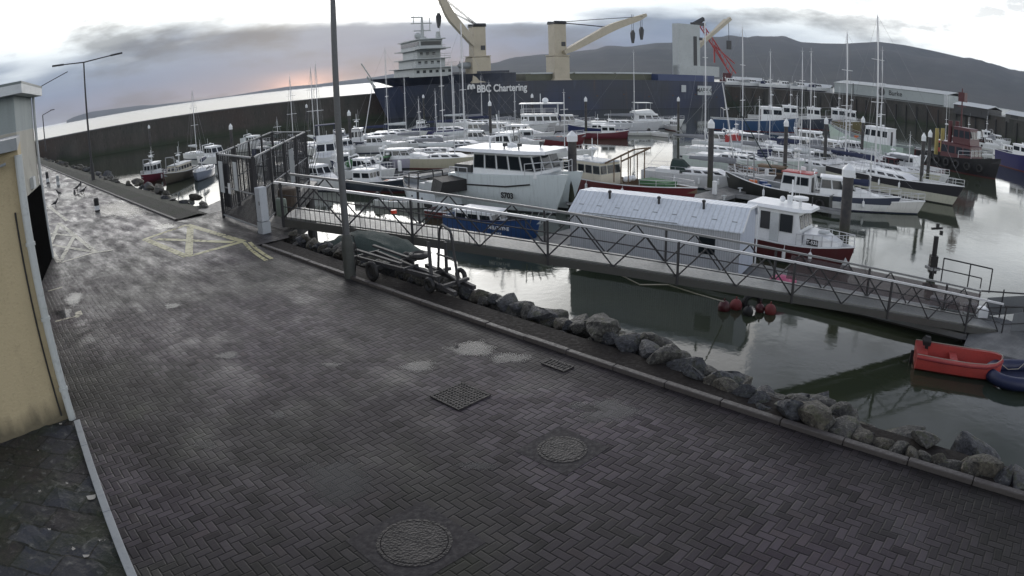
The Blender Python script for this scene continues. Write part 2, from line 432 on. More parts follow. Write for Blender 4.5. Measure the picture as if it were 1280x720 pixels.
# ------------------------------------------------------------------ cargo ship
def ship():
    base = P0 + PD * 39.5 + Vector((-PD.y, PD.x, 0)) * -2
    # the bow stands left of the first crane; the hull runs along the pier
    bow = P0 + PD * 43 - Vector((-PD.y, PD.x, 0)) * 6
    e = empty('cargo_ship', (bow.x, bow.y, WATER), math.atan2(PD.y, PD.x), 'big blue cargo ship with white bridge and beige deck cranes moored along the pier', 'ship')
    # local x: from bow to stern, local -y: towards the camera
    def st(x):
        if x < 26: u = x / 26; return 11.5 * (1 - (1 - u) ** 1.9)
        if x > 140: return 11.5 - (x - 140) * .05
        return 11.5
    def hull(z0, z1, x0, x1, flare=0, step=4, rake=0):
        rings = []; x = x0
        while x <= x1 + .01:
            w0 = max(.15, st(x) - 1.6 * max(0, 1 - x / 26)); w1 = max(.25, st(x))
            sh = -rake * max(0, 1 - x / 20)
            rings.append([Vector((x, -w0, z0)), Vector((x + sh, -w1, z1)), Vector((x + sh, w1, z1)), Vector((x, w0, z0))]); x += step
        return rings
    bl, tree_, bb_ = _mat('worn ship plating'); t = T(tree_); o_ = t.obj(); s_ = t.sep(o_); mv = t.n.new('ShaderNodeMapping'); mv.inputs['Scale'].default_value = (1, 1, .12); t.l.new(o_, mv.inputs[0])
    run = t.noise(mv.outputs[0], .8, 6, .65); bg = t.noise(o_, .05, 3); cc_ = t.mix(t.rng(bg, .4, .6), (.022, .033, .075), (.030, .036, .052)); cc_ = t.mix(t.rng(run, .60, .74, 0, .7), cc_, (.085, .05, .035)); cc_ = t.mix(t.rng(run, .42, .34, 0, .6), cc_, (.05, .065, .10))
    seam = t.m('MAXIMUM', t.m('LESS_THAN', t.m('FRACT', t.m('DIVIDE', s_[0], 6.2)), .02), t.m('LESS_THAN', t.m('FRACT', t.m('DIVIDE', s_[2], 2.4)), .04)); cc_ = t.mix(t.m('MULTIPLY', seam, .5), cc_, (.012, .014, .025))
    t.set(bb_.inputs['Base Color'], cc_); bb_.inputs['Roughness'].default_value = .5
    SL = CR[1](bow, 906)
    b = MB(); b.loft(hull(-4, 7.5, 0, SL, rake=5, step=SL / 40)); b.build('hull', bl, e)
    b = MB(); b.loft(hull(7.5, 9.6, -.01, 26, rake=6, step=2.6)); b.box((21, 0, 9.9), (8, 20, .5)); b.build('forecastle', bl, e)
    b = MB(); b.loft(hull(7.5, 9.2, SL - 24, SL - .2, step=4)); b.build('raised_stern', paint('ship blue', (.035, .055, .14), .45, scale=.1), e)
    b = MB(); b.box(((SL + 6) / 2, 0, 8.35), (SL - 54, 17, 1.7)); b.build('hatch_coaming', paint('hatch olive', (.10, .105, .07), .6, scale=.1), e)
    b = MB()
    nh = int((SL - 54) / 12)
    for k in range(nh): b.box((37 + k * 12.2, 0, 9.3), (11.4, 17.6, .35))
    b.build('hatch_cover', M['offwhite'], e)
    # bridge house
    hs = M['shipwhite']; b = MB(); dk = MB(); wn_ = MB(); rl = MB()
    lv = [(2.5, 11.5, 9.0, 9.4), (3.4, 10.5, 7.6, 11.5), (4.2, 9.8, 6.6, 13.6)]
    for x0, x1, hw, z in lv:
        b.box(((x0 + x1) / 2, 0, z + 1.05), (x1 - x0, hw * 2 - 1.6, 2.1)); dk.box(((x0 + x1) / 2, 0, z + 2.1), (x1 - x0 + 1.8, hw * 2 + 1.2, .18))
        for k in range(int((x1 - x0) / 1.5)): wn_ = MB(); wn_.box((x0 + 1 + k * 1.5, -(hw - .8) - .02, z + 1.2), (.7, .06, .65)); wn_.build('window', M['glass'], e)
        for k in range(int((x1 - x0 + 1.6) / 1.2)):
            xx = x0 - .7 + k * 1.2; rl.tube((xx, -hw - .5, z + 2.1), (xx, -hw - .5, z + 3.1), .04, n=5)
        for zz in (2.6, 3.1): rl.tube((x0 - .8, -hw - .5, z + zz), (x1 + .8, -hw - .5, z + zz), .05, n=5)
    b.build('bridge_house', hs, e); dk.build('deck', hs, e); rl.build('railing', hs, e)
    b = MB(); b.box((7, 0, 16.9), (5.4, 15, 2.1)); b.box((7, 0, 18.1), (6.4, 17, .25)); b.box((7, 0, 15.85), (7.2, 21, .2)); wh = b.build('wheelhouse', hs, e)
    b = MB(); b.box((7, -7.52, 17.1), (4.8, .08, .9)); b.box((4.27, 0, 17.1), (.08, 14, .9)); b.build('window', M['glass'], wh)
    b = MB(); b.tube((7.5, 0, 18), (7.5, 0, 24), .55, .22); b.box((7.5, 0, 20.6), (4.2, .3, .25)); b.box((7.3, 0, 22.4), (5.2, .3, .25)); b.tube((5.4, 0, 22.4), (5.4, 0, 24.2), .1); b.tube((9.4, 0, 20.6), (9.4, 0, 23.8), .1)
    b.box((6.1, -.4, 23.9), (2.8, .4, .3)); b.tube((10, -4, 18), (10, -4, 20), .7, .5); b.ball((4.4, -6, 19), .8); b.ball((9.6, 5, 19), .6); b.tube((5, -8, 18), (5, -8, 20.5), .06); b.tube((9, -8, 18), (9, -8, 21), .06)
    b.build('mast', hs, e)
    b = MB(); b.ball((15, -8.2, 11.6), 2.2, .8, .8); b.tube((13.6, -8, 9.5), (13.6, -8, 12.6), .15); b.tube((16.6, -8, 9.5), (16.6, -8, 12.6), .15)
    b.build('lifeboat', M['grey'], e)
    b = MB(); b.tube((-4.8, 0, 9), (-7.5, 0, 13.5), .16); b.tube((-4.5, 0, 7.6), (-6.4, -.4, 10.4), .35, .2); b.build('bow_mast', hs, e)
    # two cranes
    def crane(x, h, wb, wt, jib, hooks, pulley_side):
        y = -7.5
        c = MB(); c.loft([[Vector((x + sx * w, y + sy * w, z)) for sx, sy in ((-1, -1), (1, -1), (1, 1), (-1, 1))] for w, z in ((wb + .5, 7.4), (wb, 8.0), (wb, 13.3), (wb * .86, 13.6))])
        ped = c.build('crane_column', M['beige'], e)
        c = MB(); c.loft([[Vector((x + sx * w, y + sy * w, z)) for sx, sy in ((-1, -1), (1, -1), (1, 1), (-1, 1))] for w, z in ((wt, 13.7), (wt, h), )])
        c.box((x, y, 13.65), (wb * 2.1, wb * 2.1, .25)); hd = c.build('crane_house', M['beige'], e)
        c = MB(); c.tube((x - wt, y - wt, h + .4), (x + wt, y - wt, h + .4), .42); c.tube((x - wt, y + wt, h + .4), (x + wt, y + wt, h + .4), .42)
        c.box((x, y, h + .15), (wt * 2.2, wt * 2.2, .3)); c.build('sheave', M['dark'], hd)
        c = MB(); c.box((x + wt * .5, y - wt - .03, h - 5), (1.1, .08, 1.1)); c.build('hatch', M['dark'], hd); c = MB(); c.box((x - wt * .3, y - wt - .03, h - 9.5), (.7, .08, .5)); c.build('hatch', M['dark'], hd)
        j0, j1, jm = Vector(jib[0]), Vector(jib[1]), None
        d = j1 - j0; mid = j0 + d * .55
        c = MB(); s1, s2 = Vector((0, .75, 0)), Vector((0, 0, 0))
        up = Vector((0, 1, 0)).cross(d).normalized()
        rings = []
        for u, w, hh in ((0, .9, .45), (.12, .85, .75), (.5, .8, 1.0), (.62, .75, .95), (.9, .6, .7), (1, .5, .4)):
            p = j0 + d * u; bend = up * (-0.6 if .3 < u < .8 else 0)
            rings.append([p + bend + Vector((0, sy * w, 0)) + up * (sz * hh) for sy, sz in ((-1, -1), (1, -1), (1, 1), (-1, 1))])
        c.loft(rings); jb = c.build('crane_jib', M['beige'], e)
        c = MB()
        for k in (-.6, 0, .6): c.tube((x, y + k, h + .5), j1 - d * .06 + Vector((0, k, 0)), .07, n=5); c.tube((x, y + k, h + .5), j0 + d * .62 + Vector((0, k, 0)), .06, n=5)
        c.build('luffing_cable', M['steel'], e)
        for hx, hz, hs_ in hooks:
            c = MB(); c.tube((hx, y, hz + 2), (hx, y, j1.z), .06, n=5); c.tube((hx + .5, y, hz + 2), (hx + .5, y, j1.z), .06, n=5); c.build('hoist_cable', M['steel'], e)
            c = MB(); c.loft([[Vector((hx + .25 + a * hs_, y + bb * .3, z)) for a, bb in ((-1, -1), (1, -1), (1, 1), (-1, 1))] for hs_, z in ((.2, hz - 1.5), (.5, hz), (.6, hz + 1.2), (.2, hz + 2))])
            c.build('hook_block', M['dark'], e)
    CR[0](e, crane, bow)
    # lettering
    wtm = paint('white lettering', (.72, .73, .73), .5, bump=0, var=.15)
    def xof(px):          # local x of a picture column on the ship's side
        d = ray(px, 112); k = Vector((d.x, d.y, 0)); side = bow - Vector((-PD.y, PD.x, 0)) * 11.6
        # solve side + PD*t = k*s
        det = PD.x * (-k.y) - PD.y * (-k.x); return (-side.x * (-k.y) + side.y * (-k.x)) / det * 1.0
    t0, t1 = xof(596), xof(658.5); tm = (t0 + t1) / 2
    tx = text('lettering', 'BBC Chartering', 2.35, wtm, e, (tm, -11.62, 6.0), (R(90), 0, 0), .02, .06)
    w = tx.dimensions.x; bpy.context.view_layer.update(); w = max(v.co.x for v in tx.data.vertices) - min(v.co.x for v in tx.data.vertices)
    tx.scale = ((t1 - t0) / w, 1, 1)
    c = MB(); a = xof(585); bb = xof(593.5); q = (bb - a) / 2
    for k in (0, 1):
        for i in range(7):
            an0, an1 = R(200 - i * 30), R(170 - i * 30); cx = a + q * (k + .45)
            c.beam((cx + math.cos(an0) * q * .4, -11.64, 6.3 + math.sin(an0) * .8), (cx + math.cos(an1) * q * .4, -11.64, 6.3 + math.sin(an1) * .8), .05, .42)
    c.build('logo', wtm, e)
    # white block near the stern, dark gear behind it
    x0, x1, x2 = xof(850), xof(877), xof(899)
    c = MB(); c.box(((x0 + x1) / 2 + .5, -9.2, 9.0 + 7.1), (x1 - x0, 2.6, 14.6)); c.box(((x0 + x2) / 2 + .5, -9.6, 10.4), (x2 - x0, 3.0, 2.9)); ac = c.build('accommodation_block', M['shipwhite'], e)
    c = MB(); c.tube((x0 + 7, -9, 23.4), (x0 + 11, -9, 25.4), .7); c.box((x0 + 9, -9, 23.8), (4, 2, .8)); c.box((x0 + 8.6, -10.55, 19.5), (1.2, .1, .8)); c.build('gear', M['dark'], ac)
    c = MB(); c.box((x1 - 1.3, -10.55, 15.6), (1.2, .1, 9)); c.build('recess', M['dark'], ac)
    c = MB()
    c.beam((x1 + 1, -8, 17), (xof(924), -8, 26.6), 1.1, 1.0); c.beam((x1 + 1, -6, 15), (xof(924), -6, 26.2), 1.0, .8); c.build('crane_jib', M['beige'], e)
    c = MB(); c.tube((xof(922), -8, 18.4), (xof(922), -8, 26), .08); c.box((xof(922), -8, 18.6), (1.3, .8, 2.6)); c.build('hook_block', M['dark'], e)
    c = MB(); c.box(((xof(872) + xof(889)) / 2, -11.66, 5.0), (xof(889) - xof(872), .08, 2.6)); bd = c.build('name_board', M['offwhite'], e)
    text('lettering', 'MARK·C', 1.7, M['dark'], bd, ((xof(872) + xof(889)) / 2, -11.74, 5.0), (R(90), 0, 0), .01, .02)
    c = MB(); c.box((xof(854.5), -11.66, 5.4), (1.6, .08, 1.9)); c.build('draught_mark', M['offwhite'], e)
    c = MB()
    for k in range(9): c.box((40 + k * 8, -11.62, 3.2 + (k % 3) * .3), (.5, .06, .3))
    c.build('scupper', M['rust'], e)
def _cr(e, crane, bow):
    def xof(px, py=60):
        d = ray(px, py); side = bow - Vector((-PD.y, PD.x, 0)) * 7.5
        det = PD.x * (-d.y) - PD.y * (-d.x); t = (-side.x * (-d.y) + side.y * (-d.x)) / det
        p = side + PD * t; return t, height_at(p, px, py) - WATER
    x1, h1 = xof(596, 34); x2, h2 = xof(696, 30.5)
    a0, a1 = xof(588, 57), xof(543, -10)
    b0, b1 = xof(699, 66), xof(803, 19)
    hk1 = xof(547, 27); hk2 = xof(790, 47); hk3 = xof(801, 45)
    crane(x1, h1, 2.25, 1.5, ((a0[0], -7.5 - 2, a0[1]), (a1[0], -9, a1[1])), ((hk1[0], hk1[1], 1),), 0)
    crane(x2, h2, 2.1, 1.6, ((b0[0], -9.5, b0[1]), (b1[0], -9, b1[1])), ((hk2[0], hk2[1], 1), (hk3[0], hk3[1] + .5, .6)), 0)
def _xof(bow, px):
    d = ray(px, 112); side = bow - Vector((-PD.y, PD.x, 0)) * 11.6
    det = PD.x * (-d.y) - PD.y * (-d.x); return (-side.x * (-d.y) + side.y * (-d.x)) / det
CR = [_cr, _xof]
ship()

# ------------------------------------------------------------------ sheds and gear on the far quay
def shed():
    # long pale shed: its face runs between two places of the picture
    A, B = polar(27.6, 228), polar(37.4, 207); d = (B - A); L = d.length; d.normalize(); rz = math.atan2(d.y, d.x)
    e = empty('harbour_shed', (A.x, A.y, .9), rz, 'long pale grey metal shed with round emblem standing on the far quay', 'shed')
    n = 1
    b = MB(); b.box((L / 2, 7, .6), (L, 14, 6.6)); b.build('wall', paint('shed cladding', (.36, .40, .40), .5, scale=.15), e)
    b = MB(); b.loft([[Vector((x, -.3, 3.9)), Vector((x, 7, 5.0)), Vector((x, 14.3, 3.9)), Vector((x, 7, 4.8))] for x in (-.3, L + .3)]); b.build('roof', paint('shed roof', (.42, .45, .45), .5, scale=.2), e)
    b = MB(); b.box((L / 2, -.06, .55), (L, .12, .22)); b.box((L * .18, -.08, 1.2), (.25, .12, 6)); b.build('trim', M['dark'], e)
    b = MB(); b.tube((L * .44, -.14, 2.4), (L * .44, -.02, 2.4), 1.25, n=24); b.build('emblem', M['dark'], e)
    text('lettering', 'Burke', 2.1, M['dark'], e, (L * .44 + 5.2, -.1, 2.3), (R(90), 0, 0), .01, .02)
    b = MB(); b.box((L - .4, -.2, .2), (1.1, .5, 7.4)); b.build('corner_post', M['offwhite'], e)
shed()
def low_shed(a0, a1, d0, d1, h, label, mat, name='storage_building', roof=M['offwhite']):
    A, B = polar(a0, d0), polar(a1, d1); d = B - A; L = d.length; rz = math.atan2(d.y, d.x)
    e = empty(name, (A.x, A.y, .9), rz, label, 'building')
    b = MB(); b.box((L / 2, 4, h / 2 - 1), (L, 8, h)); b.build('wall', mat, e)
    b = MB(); b.loft([[Vector((x, -.4, h - 1)), Vector((x, 4, h + .1)), Vector((x, 8.4, h - 1)), Vector((x, 4, h - .2))] for x in (-.3, L + .3)]); b.build('roof', roof, e)
    b = MB()
    for k in range(int(L / 6)): b.box((3 + k * 6, -.03, .4), (2.4, .08, 1.6))
    b.build('door', M['dark'], e)
low_shed(38.0, 41.0, 200, 193, 2.6, 'low dark store with pale roof right of the long grey shed', M['dark'])
low_shed(42.6, 46.5, 190, 184, 2.2, 'low store with pale roof behind the red tug', M['darkconcrete'])
low_shed(19.0, 21.4, 242, 242, 3.4, 'grey harbour store behind the tall masts', M['grey'])
low_shed(24.5, 27.2, 240, 238, 2.8, 'pale harbour office left of the long grey shed', M['offwhite'])
def linkspan():
    A, B = polar(47.6, 183), polar(53.0, 178); d = B - A; L = d.length; rz = math.atan2(d.y, d.x)
    e = empty('linkspan', (A.x, A.y, .9), rz, 'pale lattice steel bridge on the far quay at the right edge', 'bridge')
    b = MB(); n = 7
    for y in (0, 3):
        b.tube((0, y, .3), (L, y, .3), .16); b.tube((2, y, 3.2), (L - 1, y, 2.8), .16)
        for k in range(n): x = 2 + (L - 3) * k / (n - 1); b.tube((x, y, .3), (x, y, 3.1), .1); b.tube((x, y, .3), (min(L, x + (L - 3) / (n - 1)), y, 3), .08)
    b.build('truss', M['galv'], e)
    b = MB(); b.box((L / 2, 1.5, .1), (L, 3.2, .25)); b.build('deck', M['grey'], e)
    b = MB(); b.tube((1, 1, .2), (1, 1, 4.6), .2); b.tube((3, 1.6, .2), (3, 1.6, 4.6), .2); b.box((2, 1.3, 4.6), (3, 1, .5)); b.build('tower', M['galv'], e)
linkspan()
def red_crane():
    p = polar(18.4, 236); e = empty('harbour_crane', (p.x, p.y, .9), R(-18), 'red lattice harbour crane beside the stern of the ship', 'crane')
    b = MB(); b.box((0, 0, .8), (4.4, 4, 3.0)); b.box((.3, 0, 3.4), (2.8, 3, 2.4)); b.build('cab', M['maroon'], e)
    b = MB()
    for y in (-.8, .8):
        b.tube((1.8, y, 3.8), (-9.5, y, 21.5), .22); b.tube((3.4, y, 4.6), (-8.6, y, 22.4), .22)
    for k in range(12):
        u = k / 12; p0 = Vector((1.8, -.8, 3.8)).lerp(Vector((-9.5, -.8, 21.5)), u); p1 = Vector((3.4, -.8, 4.6)).lerp(Vector((-8.6, -.8, 22.4)), u + .08)
        b.tube(p0, p1, .12); b.tube(p0, p0 + Vector((0, 1.6, 0)), .12)
    b.build('jib', M['red'], e)
    b = MB(); b.tube((-4, 0, 8), (-4, 0, 14), .3); b.tube((-4, 0, 14), (3, 0, 8), .2); b.tube((-4, 0, 14), (-9, 0, 22), .08); b.tube((0, 0, 7), (-4, 0, 14), .2); b.build('a_frame', M['red'], e)
    b = MB(); b.tube((-9.3, 0, 21.8), (-9.3, 0, 9), .08); b.box((-9.3, 0, 9), (.8, .8, 1.6)); b.build('hook', M['dark'], e)
red_crane()

# ------------------------------------------------------------------ quay: block paving, kerb, rock bank
def paving_mat():
    mt, tree, b = _mat('herringbone block paving'); t = T(tree); o = t.obj(); s = t.sep(o)
    A = .104
    wob = t.noise(o, 1.3, 3); wx = t.m('MULTIPLY', t.m('SUBTRACT', wob, .5), .5)
    X = t.m('ADD', t.m('DIVIDE', s[0], A), wx); Y = t.m('ADD', t.m('DIVIDE', s[1], A), wx)
    I, J = t.m('FLOOR', X), t.m('FLOOR', Y); fx, fy = t.m('SUBTRACT', X, I), t.m('SUBTRACT', Y, J)
    k = t.m('FLOORED_MODULO', t.m('SUBTRACT', I, J), 4)
    def eq(v): return t.m('COMPARE', k, v, .1)
    k0, k1, k2, k3 = eq(0), eq(1), eq(2), eq(3)
    # distance to the joints of this block (an inner edge counts as far away)
    dl = t.m('ADD', fx, t.m('MULTIPLY', k1, 9)); dr = t.m('ADD', t.m('SUBTRACT', 1, fx), t.m('MULTIPLY', k0, 9))
    db = t.m('ADD', fy, t.m('MULTIPLY', k2, 9)); dt_ = t.m('ADD', t.m('SUBTRACT', 1, fy), t.m('MULTIPLY', k3, 9))
    d = t.m('MINIMUM', t.m('MINIMUM', dl, dr), t.m('MINIMUM', db, dt_))
    jw = t.m('MULTIPLY', t.m('SUBTRACT', wob, .5), .12); joint = t.rng(t.m('SUBTRACT', d, jw), .03, .09, 1, 0)
    cb = t.n.new('ShaderNodeCombineXYZ'); t.l.new(t.m('SUBTRACT', I, k1), cb.inputs[0]); t.l.new(t.m('SUBTRACT', J, k2), cb.inputs[1])
    wn_ = t.n.new('ShaderNodeTexWhiteNoise'); wn_.noise_dimensions = '2D'; t.l.new(cb.outputs[0], wn_.inputs['Vector'])
    rv = wn_.outputs['Value']
    big = t.noise(o, .22, 5); mid = t.noise(o, 1.1, 6, .6); fine = t.noise(o, 26, 4, .6); grit = t.noise(o, 110, 2)
    mp_ = t.n.new('ShaderNodeMapping'); mp_.inputs['Scale'].default_value = (.12, .9, 1); t.l.new(o, mp_.inputs[0]); tracks = t.noise(mp_.outputs[0], 1.2, 4)
    mp2 = t.n.new('ShaderNodeMapping'); mp2.inputs['Rotation'].default_value = (0, 0, R(-20)); mp2.inputs['Scale'].default_value = (.35, 1.3, 1); t.l.new(o, mp2.inputs[0])
    c = t.mix(rv, (.042, .033, .042), (.096, .080, .094))
    wn2 = t.n.new('ShaderNodeTexWhiteNoise'); wn2.noise_dimensions = '3D'; va = t.n.new('ShaderNodeVectorMath'); va.operation = 'ADD'; va.inputs[1].default_value = (7.3, 2.1, 5.5); t.l.new(cb.outputs[0], va.inputs[0]); t.l.new(va.outputs[0], wn2.inputs['Vector'])
    c = t.mix(t.rng(wn2.outputs['Value'], .80, .95, 0, .75), c, (.016, .012, .016)); c = t.mix(t.rng(wn2.outputs['Value'], .12, .02, 0, .6), c, (.085, .066, .070))
    c = t.mix(t.rng(big, .40, .62, 0, .8), c, (.020, .021, .017)); c = t.mix(t.rng(mid, .55, .75, 0, .55), c, (.033, .033, .036))
    c = t.mix(t.rng(grit, .62, .8, 0, .5), c, (.085, .08, .082))
    c = t.mix(t.m('MULTIPLY', joint, .88), c, (.006, .006, .006))
    moss = t.m('MULTIPLY', t.rng(mid, .52, .70), t.rng(big, .48, .62)); c = t.mix(t.m('MULTIPLY', moss, .5), c, (.028, .031, .014))
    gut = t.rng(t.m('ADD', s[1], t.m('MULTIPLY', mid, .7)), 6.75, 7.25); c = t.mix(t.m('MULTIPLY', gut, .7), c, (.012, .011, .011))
    t.set(b.inputs['Base Color'], c)
    wet = t.m('MULTIPLY', t.m('MULTIPLY', t.rng(mid, .38, .70), t.rng(tracks, .35, .62)), t.rng(t.m('MULTIPLY', s[0], -1), 4, 17, .16, 1))
    far = t.rng(t.m('MULTIPLY', s[0], -1), 7, 22)
    str_ = t.noise(mp2.outputs[0], 1.6, 6, .65)
    wet = t.m('MAXIMUM', wet, t.m('MULTIPLY', far, t.rng(str_, .34, .66)))
    rgh = t.m('SUBTRACT', t.m('ADD', .60, t.m('MULTIPLY', fine, .16)), t.m('MULTIPLY', wet, .42))
    t.set(b.inputs['Roughness'], rgh); t.set(b.inputs['Specular IOR Level'], t.m('ADD', .15, t.m('MULTIPLY', wet, .50)))
    tilt = t.m('MULTIPLY', t.m('SUBTRACT', fx, .5), t.m('SUBTRACT', rv, .5))
    h = t.m('ADD', t.m('MULTIPLY', t.rng(d, .0, .14), .9), t.m('ADD', t.m('MULTIPLY', fine, .25), t.m('MULTIPLY', tilt, .5)))
    h = t.m('ADD', h, t.m('MULTIPLY', mid, .5))
    t.set(b.inputs['Normal'], t.bump(h, .75, .012)); return mt
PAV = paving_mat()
KN = 7.45
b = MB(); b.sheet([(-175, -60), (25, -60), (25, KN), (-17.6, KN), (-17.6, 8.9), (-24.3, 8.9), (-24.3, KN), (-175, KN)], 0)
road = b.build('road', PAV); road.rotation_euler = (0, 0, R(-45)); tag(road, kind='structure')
# local frame of the quay objects: x = -s, y = n
def q(n, s, z=0): return Vector((-s, n, z))
def quay_obj(o): o.rotation_euler = (0, 0, R(-45)); return o
FOOT = paint('silty footing', (.022, .019, .017), .85, scale=2.2, bump=.8, dirt=(.05, .045, .038)); FOOT.node_tree.nodes['Principled BSDF'].inputs['Specular IOR Level'].default_value = .15
KC = paint('worn kerb stone', (.062, .055, .052), .6, scale=4, bump=.5)
def kerb(s0, s1, n0, wd=.11, h=.08, unit=.915):
    b = MB(); s = s0
    while s < s1:
        b.box(q(n0 + wd / 2, s + unit / 2, h / 2 - .01 + rnd.uniform(-.006, .006)), (unit - .012, wd, h)); s += unit
    return b
o = quay_obj(kerb(-12, 17.0, KN).build('kerb', KC, bevel=.012)); tag(o, 'long low kerb of worn concrete units along the seaward edge of the paving', 'kerb')
o = quay_obj(kerb(24.3, 168, 7.0, unit=1.83).build('kerb', KC)); tag(o, 'far kerb beside the grass verge leading to the pier', 'kerb')
b = MB()
for s0, s1, n0, n1 in ((-12, 17.4, KN + .112, 8.15),): b.box(q((n0 + n1) / 2, (s0 + s1) / 2, -.035), (s1 - s0, n1 - n0, .08))
o = quay_obj(b.build('footing', FOOT)); o['kind'] = 'structure'; o.name = 'path'
# bank falling to the water
def bank_mat():
    mt, tree, b = _mat('rubble bank'); t = T(tree); p = t.pos(); z = t.sep(p)[2]; n1 = t.noise(p, 1.6, 7); n2 = t.noise(p, 9, 4)
    c = t.mix(t.rng(n1, .35, .65), (.020, .020, .018), (.070, .066, .056)); c = t.mix(t.rng(n2, .5, .75, 0, .6), c, (.03, .045, .018))
    t.set(b.inputs['Base Color'], c); b.inputs['Roughness'].default_value = .8; t.set(b.inputs['Normal'], t.bump(t.m('ADD', n1, t.m('MULTIPLY', n2, .3)), .9, .3)); return mt
BKM = bank_mat()
def bank(s0, s1, prof, step, amp):
    vs, fs = [], []; nS = int((s1 - s0) / step) + 1; nP = len(prof)
    for i in range(nS):
        s = s0 + step * i
        for n_, z in prof:
            w = noise.noise(Vector((s * .8, n_ * .8, 2.2))) * amp if z < -.3 else 0
            vs.append(ns(n_, s, z + w))
    for i in range(nS - 1):
        for k in range(nP - 1): fs.append((i * nP + k, (i + 1) * nP + k, (i + 1) * nP + k + 1, i * nP + k + 1))
    b = MB(); b.add(vs, fs); return b
tag(bank(-14, 26, [(7.0, -.15), (8.2, -.14), (8.9, -.5), (9.6, -1.0), (10.6, -1.9), (11.6, -2.7), (12.6, -3.5), (13.6, -4.2), (14.6, -4.8), (16.5, -5.6), (19, -6.8)], .5, .45).build('bank', BKM, smooth=False), kind='structure')
def verge_mat():
    mt, tree, b = _mat('muddy grass'); t = T(tree); p = t.pos(); n1 = t.noise(p, .7, 6); n2 = t.noise(p, 14, 4)
    c = t.mix(t.rng(n1, .38, .62), (.020, .026, .010), (.030, .028, .020)); c = t.mix(t.rng(n2, .45, .7, 0, .6), c, (.012, .016, .007))
    t.set(b.inputs['Base Color'], c); b.inputs['Roughness'].default_value = .85; t.set(b.inputs['Normal'], t.bump(n2, .7, .08)); return mt
tag(bank(24.3, 172, [(7.13, .03), (8.0, .08), (8.9, -.12), (10.2, -.8), (12, -1.9), (13.5, -2.8), (15, -4), (16.5, -5.2), (20, -7)], 1.0, .5).build('verge', verge_mat()), kind='structure')

# boulders
def rock_mesh(seed):
    r = random.Random(seed); bm = bmesh.new()
    for i in range(r.randint(9, 14)):
        v = Vector((r.gauss(0, 1), r.gauss(0, 1), r.gauss(0, 1))).normalized() * r.uniform(.40, .60)
        bm.verts.new((v.x * 1.15, v.y * .95, v.z * .78))
    res = bmesh.ops.convex_hull(bm, input=bm.verts)
    for g in [g for g in res['geom_interior'] if isinstance(g, bmesh.types.BMVert)]: bm.verts.remove(g)
    bmesh.ops.triangulate(bm, faces=bm.faces[:]); bmesh.ops.subdivide_edges(bm, edges=bm.edges[:], cuts=2, use_grid_fill=True, smooth=.25)
    for v in bm.verts:
        k = noise.fractal(v.co * 3.1 + Vector((seed, 0, 0)), .8, 2, 4); v.co += v.co.normalized() * max(-1, min(1, k)) * .045
    me = bpy.data.meshes.new('boulder'); bm.to_mesh(me); bm.free()
    try: me.shade_smooth(); me.set_sharp_from_angle(angle=R(32))
    except Exception: pass
    return me
def rock_mat(i, c0, c1, lich):
    mt, tree, b = _mat('boulder stone'); t = T(tree); o = t.obj(); n1 = t.noise(o, 2.2 + i * .3, 7, .65); n2 = t.noise(o, 9, 6, .7); n3 = t.noise(o, 3.4, 3); up = t.sep(t.n.new('ShaderNodeNewGeometry').outputs['Normal'])[2]
    c = t.mix(t.rng(n1, .35, .66), c0, c1); c = t.mix(t.rng(n2, .56, .7, 0, .8), c, lich)
    c = t.mix(t.m('MULTIPLY', t.rng(n3, .50, .62), t.rng(up, .2, .8, 0, .7)), c, (.045, .052, .018)); c = t.mix(t.rng(n2, .47, .38, 0, .9), c, (.010, .010, .010))
    t.set(b.inputs['Base Color'], c); b.inputs['Roughness'].default_value = .65; t.set(b.inputs['Normal'], t.bump(t.m('ADD', n2, n1), 1.0, .09)); return mt
RM = [rock_mat(0, (.026, .026, .025), (.098, .095, .085), (.27, .27, .24)), rock_mat(1, (.026, .028, .034), (.088, .094, .108), (.22, .22, .21)), rock_mat(2, (.032, .029, .023), (.120, .108, .083), (.28, .27, .23))]
RMESH = []
for i in range(9):
    me = rock_mesh(i * 3 + 1); me.materials.append(RM[i % 3]); RMESH.append(me)
def stretch(s):
    for lim, words in ((11, 'beside the boat trailer'), (8, 'just right of the trolley'), (5, 'opposite the slotted drain'), (2.5, 'opposite the square grating'), (0, 'opposite the red buoys'), (-3, 'nearest the red plastic workboat'), (-99, 'at the right edge')):
        if s > lim: return words
def rock(p, size, i=None, label=None, group='armour boulders along the quay', flat=.9):
    if label is None:
        n_ = (p[0] + p[1]) * .70711; s_ = (p[1] - p[0]) * .70711
        look = 'small grey stone' if size < .48 else ('angular grey boulder' if size < .8 else 'large grey boulder')
        label = look + (' close to the kerb, ' if n_ < 8.55 else (' on the bank crest, ' if n_ < 9.4 else ' low by the water, ')) + stretch(s_)
    o = bpy.data.objects.new('boulder', RMESH[rnd.randrange(9) if i is None else i]); col.objects.link(o)
    o.location = p; o.rotation_euler = (rnd.uniform(-.4, .4), rnd.uniform(-.4, .4), rnd.uniform(0, 6.3)); o.scale = (size * rnd.uniform(.85, 1.2), size * rnd.uniform(.8, 1.1), size * flat * rnd.uniform(.8, 1.05))
    tag(o, label, 'boulder', group); return o
